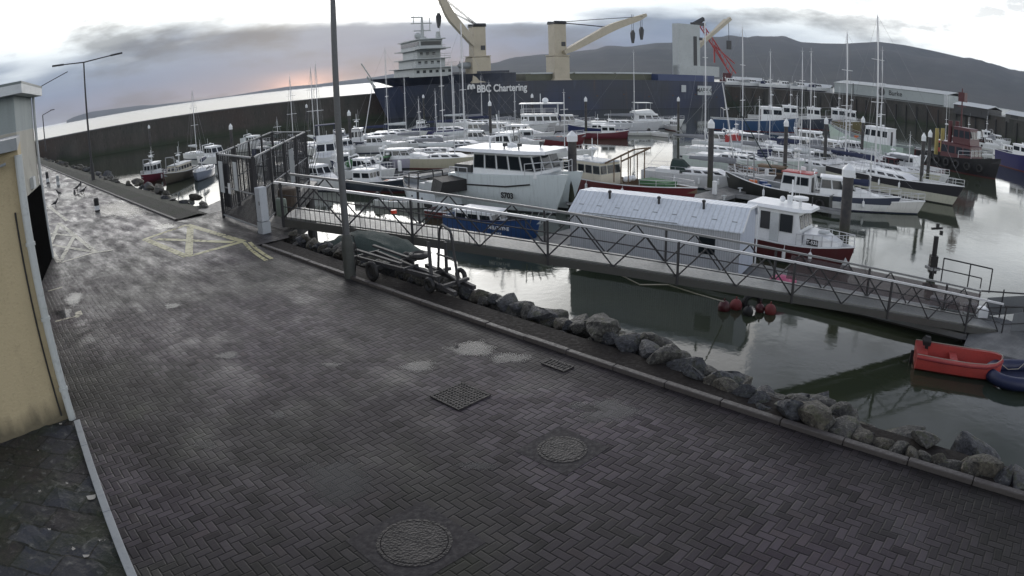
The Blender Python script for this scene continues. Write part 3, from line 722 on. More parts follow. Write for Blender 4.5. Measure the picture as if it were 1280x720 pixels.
def fill_rocks():
    # rock tops follow the line seen in the picture: nearer the right edge they stand close to the kerb
    s = -7.5
    while s < 17:
        edge = 7.64 + min(.75, max(0, s - 2.5) * .16)      # close to the kerb at the right, behind the dark strip farther left
        sz = rnd.choice([.26, .32, .38, .44, .50, .56, .66]) * rnd.uniform(.85, 1.15)
        rock(ns(edge + sz * .38, s, -.06 + sz * .16 + rnd.uniform(-.06, .05)), sz); s += sz * rnd.uniform(.55, .8)
    for row, zz, lo_, hi_ in ((8.35, -.10, .34, .64), (8.9, -.38, .42, .78), (9.8, -1.05, .6, 1.0), (10.9, -1.95, .8, 1.2), (12.2, -2.9, .9, 1.3)):
        s = -8
        while s < 18:
            sz = rnd.uniform(lo_, hi_)
            rock(ns(row + (.22 if s > 5 else (-.3 if s < 2 else -.1)) + rnd.uniform(-.15, .2), s, zz + rnd.uniform(-.12, .18)), sz); s += sz * rnd.uniform(.75, 1.05)
    s = 26
    while s < 95:
        sz = rnd.uniform(.3, .75); rock(ns(8.9 + rnd.uniform(-.3, .5), s, -.05), sz, label='dark wet boulder on the far bank beyond the gate', group='boulders on the far bank'); s += rnd.uniform(.8, 2.2)
    s = 27
    while s < 75:
        sz = rnd.uniform(.5, 1.0); rock(ns(10.0 + rnd.uniform(-.5, 1.2), s, -.7), sz, label='dark wet boulder on the far bank beyond the gate', group='boulders on the far bank'); s += rnd.uniform(1.0, 2.4)
    s = 21
    while s < 60:
        sz = rnd.uniform(.8, 1.3); rock(ns(13 + rnd.uniform(-.5, .8), s, -2.5), sz, label='dark wet boulder on the far bank beyond the gate', group='boulders on the far bank'); s += rnd.uniform(1.8, 2.6)
fill_rocks()

# ------------------------------------------------------------------ building at the left edge
def facade(az, d, z=0): return polar(az, d, z)
FD = Vector((math.sin(R(-41.3)), math.cos(R(-41.3)), 0)); FN = Vector((-FD.y, FD.x, 0))     # FN points into the building side
REND = None
def render_mat(name, c):
    mt, tree, b = _mat(name); t = T(tree); p = t.pos(); mpn = t.n.new('ShaderNodeMapping'); mpn.inputs['Scale'].default_value = (1, 1, .2); t.l.new(p, mpn.inputs[0])
    n1 = t.noise(mpn.outputs[0], 1.5, 5); n2 = t.noise(p, 22, 3); z = t.sep(p)[2]
    cc = t.mix(t.rng(n1, .45, .75, 0, .45), c, tuple(x * .6 for x in c)); cc = t.mix(t.rng(n2, .58, .72, 0, .25), cc, tuple(x * .5 for x in c))
    cc = t.mix(t.m('MULTIPLY', t.rng(t.m('ADD', z, t.m('MULTIPLY', n1, -1.1)), -.15, -.5), .75), cc, (.045, .042, .03)); n3 = t.noise(p, .9, 6, .7); cc = t.mix(t.rng(n3, .56, .72, 0, .45), cc, tuple(x * .45 for x in c))
    t.set(b.inputs['Base Color'], cc); b.inputs['Roughness'].default_value = .8; t.set(b.inputs['Normal'], t.bump(t.m('ADD', n2, t.m('MULTIPLY', n3, 2)), .5, .02)); return mt
C0 = at(90, 522); E0 = at(0, 555); wd = (E0 - C0).normalized()            # foot of the yellow end wall
yel = render_mat('yellow render', (.46, .385, .24)); pal = render_mat('pale render', (.40, .39, .34)); gry = render_mat('grey slate cladding', (.30, .34, .34))
def yellow_house():
    e = empty('yellow_building', C0, 0, 'yellow rendered building with a white downpipe at its corner, left of the road', 'building')
    P = [Vector((0, 0, 0)), wd * 7, wd * 7 + FD * 9.2, FD * 9.2]
    b = MB(); b.prism([(p.x, p.y) for p in P], -.05, 4.05); b.build('wall', yel, e)
    b = MB(); b.prism([((p + (-FD * .18 if i < 2 else FD * .0)).x, (p + (-FD * .18 if i < 2 else FD * .0)).y) for i, p in enumerate(P)], 4.053, 4.22); b.build('roof', M['grey'], e)
    b = MB(); b.beam(Vector((0, 0, 4.02)) - FD * .25 + wd * .3, wd * 7 - FD * .25 + Vector((0, 0, 4.0)), .12, .1); b.build('gutter', M['offwhite'], e)
    b = MB(); b.tube(-FD * .10 + Vector((0, 0, .02)), -FD * .10 + Vector((0, 0, 3.98)), .062, n=12)
    for z in (.5, 1.6, 2.7): b.tube(-FD * .10 + Vector((0, 0, z)), -FD * .10 + Vector((0, 0, z + .05)), .078, n=12)
    b.build('downpipe', paint('white plastic pipe', (.50, .53, .52), .4, var=.5), e)
    b = MB(); b.tube(-FD * .03 + wd * .16 + Vector((0, 0, .1)), -FD * .03 + wd * .16 + Vector((0, 0, 3.2)), .014, n=6); b.build('cable', M['black'], e)
    b = MB(); b.box(wd * .9 - FD * .12 + Vector((0, 0, 3.75)), (.22, .16, .16)); b.box(wd * .62 - FD * .10 + Vector((0, 0, 3.55)), (.12, .14, .10)); b.tube(wd * .9 - FD * .15 + Vector((0, 0, 3.8)), wd * .2 - FD * .2 + Vector((0, 0, 3.9)), .02); b.build('floodlight', M['grey'], e)
    b = MB(); b.box(wd * 1.4 - FD * .012 + Vector((0, 0, .55)), (.02, .02, .28), math.atan2(wd.y, wd.x)); b.build('crack', M['dark'], e)
yellow_house()
def tall_house():
    K = polar(-41.9, 19.6); B = polar(-40.35, 23.2); d = (B - K).normalized(); nI = Vector((-d.y, d.x, 0)); L = (B - K).length; W = wd
    e = empty('tall_building', K, 0, 'tall grey building with overhanging eaves and a dark doorway behind the yellow wall', 'building')
    rz = math.atan2(d.y, d.x)
    P = [Vector((0, 0, 0)), d * L, d * L + nI * 10, W * 10]
    b = MB(); b.prism([(p.x, p.y) for p in P], -.05, 4.30); b.build('wall', pal, e)
    b = MB(); b.prism([(p.x, p.y) for p in P], 4.303, 5.30); b.build('upper_wall', gry, e)
    o1 = -d * .55 - nI * .35
    Q = [o1, d * (L + .4) - nI * .35, d * (L + .4) + nI * 10, W * 10 - d * .55]
    b = MB(); b.prism([(p.x, p.y) for p in Q], 5.303, 5.55); b.build('eaves', M['offwhite'], e)
    b = MB(); b.prism([(p.x * 1.01, p.y * 1.01) for p in Q], 5.553, 5.62)
    Q2 = [W * 1.6 + nI * .4, W * 1.6 + d * L, W * 9, W * 9.9 - d * .5, W * 1.6 - d * .5]
    b.prism([(p.x, p.y) for p in (W * 1.7 - d * .6, W * 1.7 + d * L, W * 9 + d * L, W * 9.9 - d * .6)], 5.62, 5.85); b.build('roof', paint('slate roof', (.14, .17, .17), .5), e)
    b = MB(); b.box(d * (L * .52) - nI * .03 + Vector((0, 0, 1.22)), (L * .97, .06, 2.44), rz); dm = paint('black doorway', (.006, .006, .006), 1, bump=0); dm.node_tree.nodes['Principled BSDF'].inputs['Specular IOR Level'].default_value = 0; b.build('door', dm, e)
    b = MB(); b.tube(d * (L - .04) - nI * .08, d * (L - .04) - nI * .08 + Vector((0, 0, 5.3)), .05, n=10); b.build('downpipe', M['offwhite'], e)
    b = MB(); b.tube(d * (L + .3) - nI * .3 + Vector((0, 0, 5.6)), d * (L + .6) - nI * 1.3 + Vector((0, 0, 5.95)), .015, n=5); b.build('aerial', M['dark'], e)
    b = MB(); b.box(d * (L * .5) - nI * .06 + Vector((0, 0, 2.7)), (.5, .12, .34), rz); b.build('lamp', M['offwhite'], e)
tall_house()
# mossy ground beside the building, with its edging strip
def moss_mat():
    mt, tree, b = _mat('mossy flagstones'); t = T(tree); p = t.pos(); n1 = t.noise(p, 1.4, 7, .6); n2 = t.noise(p, 7, 6, .65); n3 = t.noise(p, 30, 3)
    br = t.n.new('ShaderNodeTexBrick'); t.l.new(p, br.inputs[0]); br.inputs['Scale'].default_value = 1.25; br.inputs['Color1'].default_value = (.030, .024, .020, 1); br.inputs['Color2'].default_value = (.040, .046, .060, 1)
    br.inputs['Mortar'].default_value = (.006, .006, .006, 1); br.inputs['Mortar Size'].default_value = .02; br.inputs['Brick Width'].default_value = .8; br.inputs['Row Height'].default_value = .5
    c = t.mix(t.rng(n1, .44, .62, 0, .8), br.outputs[0], (.022, .030, .013)); c = t.mix(t.rng(n2, .58, .70, 0, .85), c, (.15, .15, .14)); c = t.mix(t.rng(n3, .60, .74, 0, .6), c, (.10, .085, .06))
    t.set(b.inputs['Base Color'], c); b.inputs['Roughness'].default_value = .75; t.set(b.inputs['Normal'], t.bump(t.m('ADD', t.m('MULTIPLY', n2, .6), n1), 1, .10)); return mt
b = MB(); pts = [FD * 1.0, C0 + FD * .3, C0 + FD * .3 + wd * 8, FD * 1.0 + wd * 12]
nu, nv = 90, 90; vs = []
for i in range(nu + 1):
    for j in range(nv + 1):
        a_ = pts[0].lerp(pts[1], i / nu); c_ = pts[3].lerp(pts[2], i / nu); v = a_.lerp(c_, (j / nv) ** 1.3)
        cell = noise.cell(Vector((v.x * 1.7 + .3 * math.sin(v.y * 2), v.y * 2.1, .5))); h = .012 + cell * .035 + noise.fractal(Vector((v.x, v.y, 0)) * 3.3, .7, 2, 5) * .03
        vs.append((v.x, v.y, max(.006, h) if j else .006))
b.add(vs, [(i * (nv + 1) + j, (i + 1) * (nv + 1) + j, (i + 1) * (nv + 1) + j + 1, i * (nv + 1) + j + 1) for i in range(nu) for j in range(nv)])
tag(b.build('ground', moss_mat()), kind='structure')
b = MB(); s = 1.5
while s < 9.7:
    L = 1.83 if s < 8 else 9.72 - s
    b.box(FD * (s + L / 2) + FN * .05 + Vector((0, 0, .035)), (L - .01, .105, .09), math.atan2(FD.y, FD.x)); s += L
tag(b.build('edging', paint('pale concrete edging', (.30, .32, .33), .6, scale=3, bump=.3), bevel=.008), 'pale narrow concrete edging between the paving and the dark mossy flags', 'edging')
for px, py, sz in ((115, 622, .09), (128, 676, .05), (84, 604, .03), (76, 530, .035), (50, 614, .025), (108, 695, .05), (62, 662, .03), (48, 563, .02), (92, 686, .04)):
    p = at(px, py, .055); b = MB(); a = rnd.uniform(0, 3)
    b.add([p + Vector((math.cos(a + k * .9) * sz * (1 if k % 2 else .6), math.sin(a + k * .9) * sz * .7 * (1 if k % 3 else .7), .012 * (k % 2))) for k in range(7)], [tuple(range(7))])
    o = b.build('leaf', paint('dead leaf', (.42, .40, .36), .7)); tag(o, 'pale dead leaf lying on the dark mossy flags' if sz < .08 else 'biggest pale dead leaf on the mossy flags, close to the edging', 'leaf', 'fallen leaves on the mossy flags')

# ------------------------------------------------------------------ painted markings, puddles, ironwork
def worn_paint(name, c, keep=.5, soft=.12):
    mt, tree, b = _mat(name); t = T(tree); p = t.pos(); n1 = t.noise(p, 7, 6, .7); n2 = t.noise(p, .8, 3)
    out = t.n['Material Output']; tr_ = t.n.new('ShaderNodeBsdfTransparent'); mxs = t.n.new('ShaderNodeMixShader')
    f = t.rng(t.m('ADD', n1, t.m('MULTIPLY', t.m('SUBTRACT', n2, .5), .5)), keep - soft, keep + soft)
    b.inputs['Base Color'].default_value = (*c, 1); b.inputs['Roughness'].default_value = .5
    t.l.new(f, mxs.inputs[0]); t.l.new(tr_.outputs[0], mxs.inputs[1]); t.l.new(b.outputs[0], mxs.inputs[2]); t.l.new(mxs.outputs[0], out.inputs[0]); return mt
YP, WP = worn_paint('worn yellow road paint', (.46, .43, .22), .41), worn_paint('worn white road paint', (.52, .50, .40), .40)
def marks(lines, w, mat, z=.004):
    b = MB()
    for ln in lines:
        P = [at(*p) for p in ln]
        for p, q_ in zip(P, P[1:]):
            d = (q_ - p); L = d.length; d.normalize(); s_ = Vector((-d.y, d.x, 0)) * w / 2; k = max(1, int(L))
            b.add([(v.x, v.y, z) for v in (p + s_, q_ + s_, q_ - s_, p - s_)], [(0, 1, 2, 3)])
        z += .0006
    return tag(b.build('road_marking', mat), kind='structure')
marks([[(181, 299), (234, 281)], [(234, 281), (304, 302)], [(304, 302), (234, 321)], [(234, 321), (181, 299)], [(238, 284), (236, 320)], [(196, 299), (292, 303)]], .24, YP)
marks([[(305, 303), (312, 311), (322, 319), (333, 326)], [(312, 303), (320, 311), (330, 318), (340, 324)]], .11, YP, .010)
marks([[(60, 257), (84, 276)], [(58, 281), (74, 279), (120, 315)], [(120, 315), (74, 329)], [(74, 279), (63, 305)], [(63, 292), (93, 295), (76, 326)], [(63, 306), (118, 315)], [(63, 312), (74, 328)], [(118, 316), (140, 313)]], .18, WP, .004)
marks([[(60, 364), (78, 359)], [(69, 402), (101, 394), (99, 389)], [(97, 397), (96, 390)]], .10, WP, .004)
def puddle_mat():
    mt, tree, b = _mat('puddle'); t = T(tree); p = t.pos(); n1 = t.noise(p, 6, 4)
    t.set(b.inputs['Base Color'], t.mix(t.rng(n1, .4, .6), (.030, .036, .038), (.044, .050, .050))); b.inputs['Roughness'].default_value = .05; b.inputs['IOR'].default_value = 1.33
    t.set(b.inputs['Normal'], t.bump(t.noise(p, 14, 2), .012, .01))
    at_ = t.n.new('ShaderNodeAttribute'); at_.attribute_name = 'depth'; out = t.n['Material Output']; tr_ = t.n.new('ShaderNodeBsdfTransparent'); mxs = t.n.new('ShaderNodeMixShader')
    f = t.rng(t.m('ADD', at_.outputs['Fac'], t.m('MULTIPLY', t.m('SUBTRACT', t.noise(p, 2.6, 2, .5), .5), 1.1)), .22, .85, 0, .46)
    t.l.new(f, mxs.inputs[0]); t.l.new(tr_.outputs[0], mxs.inputs[1]); t.l.new(b.outputs[0], mxs.inputs[2]); t.l.new(mxs.outputs[0], out.inputs[0]); return mt
PUD = puddle_mat()
def puddle(px, py, rx, ry, seed, z=.004):
    """irregular sheet of water; rx, ry in picture pixels"""
    r = random.Random(seed); ph = [r.uniform(0, 6.3) for _ in range(6)]; P = []
    for k in range(56):
        a = 2 * math.pi * k / 56; f = 1 + .13 * math.sin(2 * a + ph[0]) + .10 * math.sin(3 * a + ph[1]) + .07 * math.sin(5 * a + ph[2]) + .045 * math.sin(9 * a + ph[3]) + .03 * math.sin(14 * a + ph[4])
        P.append([at(px + math.cos(a) * rx * f * g, py + math.sin(a) * ry * f * g, z) for g in (1.22, .50)])
    b = MB(); n = len(P); b.add([p[0] for p in P] + [p[1] for p in P] + [at(px, py, z)], [(i, (i + 1) % n, n + (i + 1) % n, n + i) for i in range(n)] + [(n + i, n + (i + 1) % n, 2 * n) for i in range(n)])
    o = b.build('puddle', PUD); at_ = o.data.attributes.new('depth', 'FLOAT', 'POINT')
    for i in range(n, 2 * n + 1): at_.data[i].value = 1.0
    return tag(o, kind='structure')
for i, a in enumerate([(422, 603, 42, 34), (760, 514, 36, 17), (525, 458, 24, 7), (590, 437, 36, 9), (636, 447, 24, 7), (150, 262, 28, 11), (205, 283, 14, 4), (92, 244, 26, 5), (70, 232, 16, 4),
    (92, 374, 11, 9), (80, 392, 10, 7), (600, 582, 26, 6), (728, 508, 18, 6), (215, 382, 10, 4), (285, 444, 16, 5), (415, 456, 13, 4), (348, 519, 12, 4), (258, 556, 18, 5)]):
    puddle(*a, seed=i + 3)
def iron_mat(name, sc=1):
    mt, tree, b = _mat(name); t = T(tree); o = t.obj(); vo = t.n.new('ShaderNodeTexVoronoi'); vo.inputs['Scale'].default_value = 34 * sc; t.l.new(o, vo.inputs[0]); n1 = t.noise(o, 6, 5)
    t.set(b.inputs['Base Color'], t.mix(t.rng(n1, .4, .7), (.025, .023, .023), (.060, .055, .052))); b.inputs['Roughness'].default_value = .62; b.inputs['Metallic'].default_value = .1; b.inputs['Specular IOR Level'].default_value = .3
    t.set(b.inputs['Normal'], t.bump(vo.outputs['Distance'], 1, .012)); return mt
IRON = iron_mat('cast iron'); PATCH = paint('smooth concrete patch', (.024, .021, .023), .85, scale=3, bump=.4)
def manhole(px, py, r, label, sq):
    p = at(px, py); e = empty('manhole_cover', p, R(-45), label, 'manhole cover')
    b = MB(); b.prism([(-sq, -sq * 1.0), (sq, -sq), (sq, sq), (-sq, sq)], -.01, .004); b.build('surround', PATCH, e)
    b = MB(); b.lathe((0, 0, 0), [(r + .045, .003), (r + .045, .010), (r + .008, .012), (r + .008, .003)], 48); b.build('frame', IRON, e)
    b = MB(); b.lathe((0, 0, 0), [(r, .0045), (r, .012), (r * .99, .014)], 48); b.box((r * .7, 0, .015), (.05, .02, .004)); b.box((-r * .7, 0, .015), (.05, .02, .004)); b.build('lid', IRON, e)
manhole(518, 678, .335, 'round cast iron manhole cover nearest the bottom edge, in a cracked patch', .50)
manhole(703, 562, .255, 'round cast iron manhole cover right of centre, near the grey puddle', .40)
def grate(px, py, w, d_, n, label, name, rz):
    p = at(px, py); e = empty(name, p, rz, label, 'drain cover')
    b = MB(); b.box((0, 0, .003), (w, d_, .008)); b.build('frame', M['black'], e)
    b = MB()
    for k in range(n): x = -w / 2 + .02 + (w - .04) * k / (n - 1); b.box((x, 0, .011), (w / n * .45, d_ - .02, .012))
    for k in range(n if n > 8 else 3): y = -d_ / 2 + .02 + (d_ - .04) * k / ((n if n > 8 else 3) - 1); b.box((0, y, .0125), (w - .02, d_ / (n if n > 8 else 8) * .4, .010))
    b.box((0, d_ / 2 - .015, .011), (w, .03, .016)); b.box((0, -d_ / 2 + .015, .011), (w, .03, .016)); b.box((w / 2 - .015, 0, .0115), (.03, d_ - .07, .016)); b.box((-w / 2 + .015, 0, .0115), (.03, d_ - .07, .016))
    b.build('bars', IRON, e)
grate(575.5, 495.5, .60, .60, 11, 'square cast iron grating set corner on in the middle of the paving', 'drain_grating', R(-45))
grate(697, 457, .46, .24, 8, 'small slotted drain beside the kerb', 'gully_grating', R(-45))
# ------------------------------------------------------------------ boats
def bh(L, B, w0, u, p=2.4, m_=.42):
    if u < m_: return B / 2 * (w0 + (1 - w0) * math.sin(math.pi / 2 * u / m_))
    return max(.03, B / 2 * (1 - ((u - m_) / (1 - m_)) ** p))
class Hull:
    """lofted hull: x forward, z = 0 at the waterline"""
    def __init__(s, L, B, fb, rise=.35, w0=.75, draft=.4, rake=.6, p=2.4, bulwark=.15, srise=.05):
        s.L, s.B, s.fb, s.rise, s.w0, s.draft, s.rake, s.p, s.bw, s.sr = L, B, fb, rise, w0, draft, rake, p, bulwark, srise
    def sheer(s, u): return s.fb + s.rise * max(0, (u - .3) / .7) ** 2 * 1.0 + s.sr * (1 - u) ** 2
    def x(s, u): return -s.L / 2 + s.L * u
    def dz(s, x): u = min(1, max(0, (x + s.L / 2) / s.L)); return s.sheer(u) - s.bw
    def hw(s, x): u = min(1, max(0, (x + s.L / 2) / s.L)); return bh(s.L, s.B, s.w0, u, s.p)
    def build(s, e, mat, deckmat, capmat=None, n=14):
        rings, inner, cap = [], [], []
        for i in range(n + 1):
            u = i / n; u = u ** .85; b_ = bh(s.L, s.B, s.w0, u, s.p); x = s.x(u); sh = s.sheer(u); rk = s.rake * u ** 5
            lo = max(.0, 1 - u ** 6)
            P = [(b_ * 1.0, sh), (b_ * .97, sh * .5), (b_ * (.90 - .25 * u ** 4), .0), (b_ * .6 * (1 - .4 * u ** 3), -s.draft * .6 * lo), (.02, -s.draft * lo)]
            pts = [Vector((x + rk * (max(z, 0) / sh) ** 1.0, y, z)) for y, z in P]
            rings.append(pts + [Vector((v.x, -v.y, v.z)) for v in reversed(pts)])
            inner.append((x + rk, max(.01, b_ - .06), sh))
        b = MB(); b.loft(rings, closed=False, caps=(True, True))
        # bulwark inside and cap
        ins = []
        for x, w, sh in inner: ins.append([Vector((x, w, sh)), Vector((x, w * .98, sh - s.bw)), Vector((x, -w * .98, sh - s.bw)), Vector((x, -w, sh))])
        h = b.build('hull', mat, e, smooth=True)
        b = MB(); b.loft([[Vector((x - (.03 if k == 0 else .0), w + .07, sh + .03)), Vector((x, w - .03, sh + .03)), Vector((x, w - .03, sh - .03)), Vector((x, w + .07, sh - .03))] for k, (x, w, sh) in enumerate(inner)])
        b.loft([[Vector((x, -w - .07, sh + .03)), Vector((x, -w + .03, sh + .03)), Vector((x, -w + .03, sh - .03)), Vector((x, -w - .07, sh - .03))] for x, w, sh in inner])
        b.build('gunwale', capmat or deckmat, e)
        b = MB()
        fl = [[r[0], r[1], r[2], r[3]] for r in ins]; b.loft(fl, closed=False, caps=(True, False)); b.build('deck', deckmat, e)
        return s
def house(e, x0, x1, w, z0, h, rf=.3, rb=.0, tw=.9, mat=None, roof=None, nside=3, nfront=3, wz=(.45, .85), over=.12, name='wheelhouse', win=None, wf=.8, doors=0, framed=0):
    """cabin with raked front; each window is a pane of its own"""
    mat = mat or M['white']; z1 = z0 + h
    bp = [(x0, w / 2), (x1, w / 2), (x1, -w / 2), (x0, -w / 2)]
    tp = [(x0 + rb, w / 2 * tw), (x1 - rf, w / 2 * tw), (x1 - rf, -w / 2 * tw), (x0 + rb, -w / 2 * tw)]
    b = MB(); b.loft([[Vector((x, y, z0)) for x, y in bp], [Vector((x, y, z1)) for x, y in tp]]); o = b.build(name, mat, e)
    if roof is not False:
        b = MB(); b.loft([[Vector((x0 + rb - over, y, z1 + .003)) for y in (0,)] and [Vector((x0 + rb - over, w / 2 * tw + over * .6, z1 + .003)), Vector((x1 - rf + over * 1.6, w / 2 * tw * .9 + over * .6, z1 + .003)), Vector((x1 - rf + over * 1.6, -w / 2 * tw * .9 - over * .6, z1 + .003)), Vector((x0 + rb - over, -w / 2 * tw - over * .6, z1 + .003))],
            [Vector((x0 + rb - over, w / 2 * tw + over * .3, z1 + .07)), Vector((x1 - rf + over, w / 2 * tw * .85 + over * .3, z1 + .07)), Vector((x1 - rf + over, -w / 2 * tw * .85 - over * .3, z1 + .07)), Vector((x0 + rb - over, -w / 2 * tw - over * .3, z1 + .07))],
            [Vector((x0 + rb, w / 4, z1 + .11)), Vector((x1 - rf, w / 4, z1 + .11)), Vector((x1 - rf, -w / 4, z1 + .11)), Vector((x0 + rb, -w / 4, z1 + .11))]])
        b.build('roof', roof or mat, o)
    def panel(A, B_, C_, D_, n, off):
        # A,B bottom; C,D top (B->C); n panes
        for i in range(n):
            u0, u1 = (i + (1 - wf) / 2) / n, (i + (1 + wf) / 2) / n
            q = [A.lerp(B_, u).lerp(D_.lerp(C_, u), v) for u, v in ((u0, wz[0]), (u1, wz[0]), (u1, wz[1]), (u0, wz[1]))]
            cq = (q[0] + q[1] + q[2] + q[3]) / 4; b = MB(); b.loft([[p + off * .004 for p in q], [p + off * .02 for p in q]]); wo_ = b.build('window', win or M['glass'], o)
            if framed: b = MB(); qo = [cq + (p - cq) * 1.13 for p in q]; b.loft([[p + off * .003 for p in qo], [p + off * .012 for p in qo]]); b.build('window_frame', M['grey'] if framed == 1 else M['offwhite'], wo_)
    V = Vector
    for sgn in (1, -1):
        k = 0 if sgn == 1 else 3; k2 = 1 if sgn == 1 else 2
        if nside: panel(V((*bp[k], z0)), V((*bp[k2], z0)), V((*tp[k2], z1)), V((*tp[k], z1)), nside, V((0, sgn, .05)))
    if nfront: panel(V((*bp[1], z0)), V((*bp[2], z0)), V((*tp[2], z1)), V((*tp[1], z1)), nfront, V((1, 0, .2)))
    if doors: b = MB(); b.box((x0 - .012, 0, z0 + h * .45), (.024, .6, h * .8)); b.build('door', M['dark'], o)
    return o
def rail(e, pts, h=.6, name='rail', r=.022, mid=True, mat=None, step=1):
    b = MB(); top = [Vector(p) + Vector((0, 0, h)) for p in pts]
    b.path(top, r, n=5)
    if mid: b.path([Vector(p) + Vector((0, 0, h * .5)) for p in pts], r * .6, n=4)
    for p, t_ in zip(pts[::step], top[::step]): b.tube(p, t_, r, n=5)
    return b.build(name, mat or M['alu'], e)
def bowrail(e, H, u0=.55, h=.6, n=6, r=.022):
    P = []
    for i in range(n + 1): u = u0 + (1 - u0) * i / n; x = H.x(u) + H.rake * u ** 5 - .05; P.append((x, max(.02, bh(H.L, H.B, H.w0, u, H.p) - .08), H.sheer(u)))
    return rail(e, P + [(x, -y, z) for x, y, z in reversed(P)], h, r=r, name='bow_rail')
def outboard(e, x, z=.5, mat=None, s=1):
    b = MB(); b.loft([[Vector((x - .30 * s, a * .16 * s, z + .15 * s)) for a in (-1, 1)] + [Vector((x + .05 * s, a * .18 * s, z + .15 * s)) for a in (1, -1)],
        [Vector((x - .36 * s, a * .17 * s, z + .35 * s)) for a in (-1, 1)] + [Vector((x + .08 * s, a * .19 * s, z + .35 * s)) for a in (1, -1)],
        [Vector((x - .22 * s, a * .10 * s, z + .55 * s)) for a in (-1, 1)] + [Vector((x + .02 * s, a * .12 * s, z + .52 * s)) for a in (1, -1)]])
    b.box((x - .1 * s, 0, z - .25 * s), (.16 * s, .10 * s, .8 * s)); o = b.build('outboard_motor', mat or M['black'], e); return o
def fenders(e, H, us, side=(-1, 1), mat=None):
    for u in us:
        for sd in side:
            x = H.x(u); y = sd * (bh(H.L, H.B, H.w0, u, H.p) + .12); z = H.sheer(u)
            b = MB(); b.lathe((x, y, z - .75), [(.02, 0), (.10, .08), (.10, .45), (.02, .55)], 8); b.tube((x, y, z - .2), (x, y - sd * .1, z + .05), .012, n=4); b.build('fender', mat or M['white'], e)
def boat_empty(kind, p, az, label, group):
    return empty(kind, (p[0], p[1], WATER), R(90 - az), label, {'sailing_yacht': 'yacht', 'motor_cruiser': 'motor boat', 'fishing_boat': 'fishing boat', 'workboat': 'workboat', 'open_boat': 'boat', 'passenger_boat': 'passenger boat', 'catamaran': 'catamaran', 'tug': 'tug', 'dinghy': 'dinghy'}[kind], group)
GY, GM, GF = 'sailing yachts moored in the marina', 'motor boats moored in the marina', 'fishing boats moored in the marina'

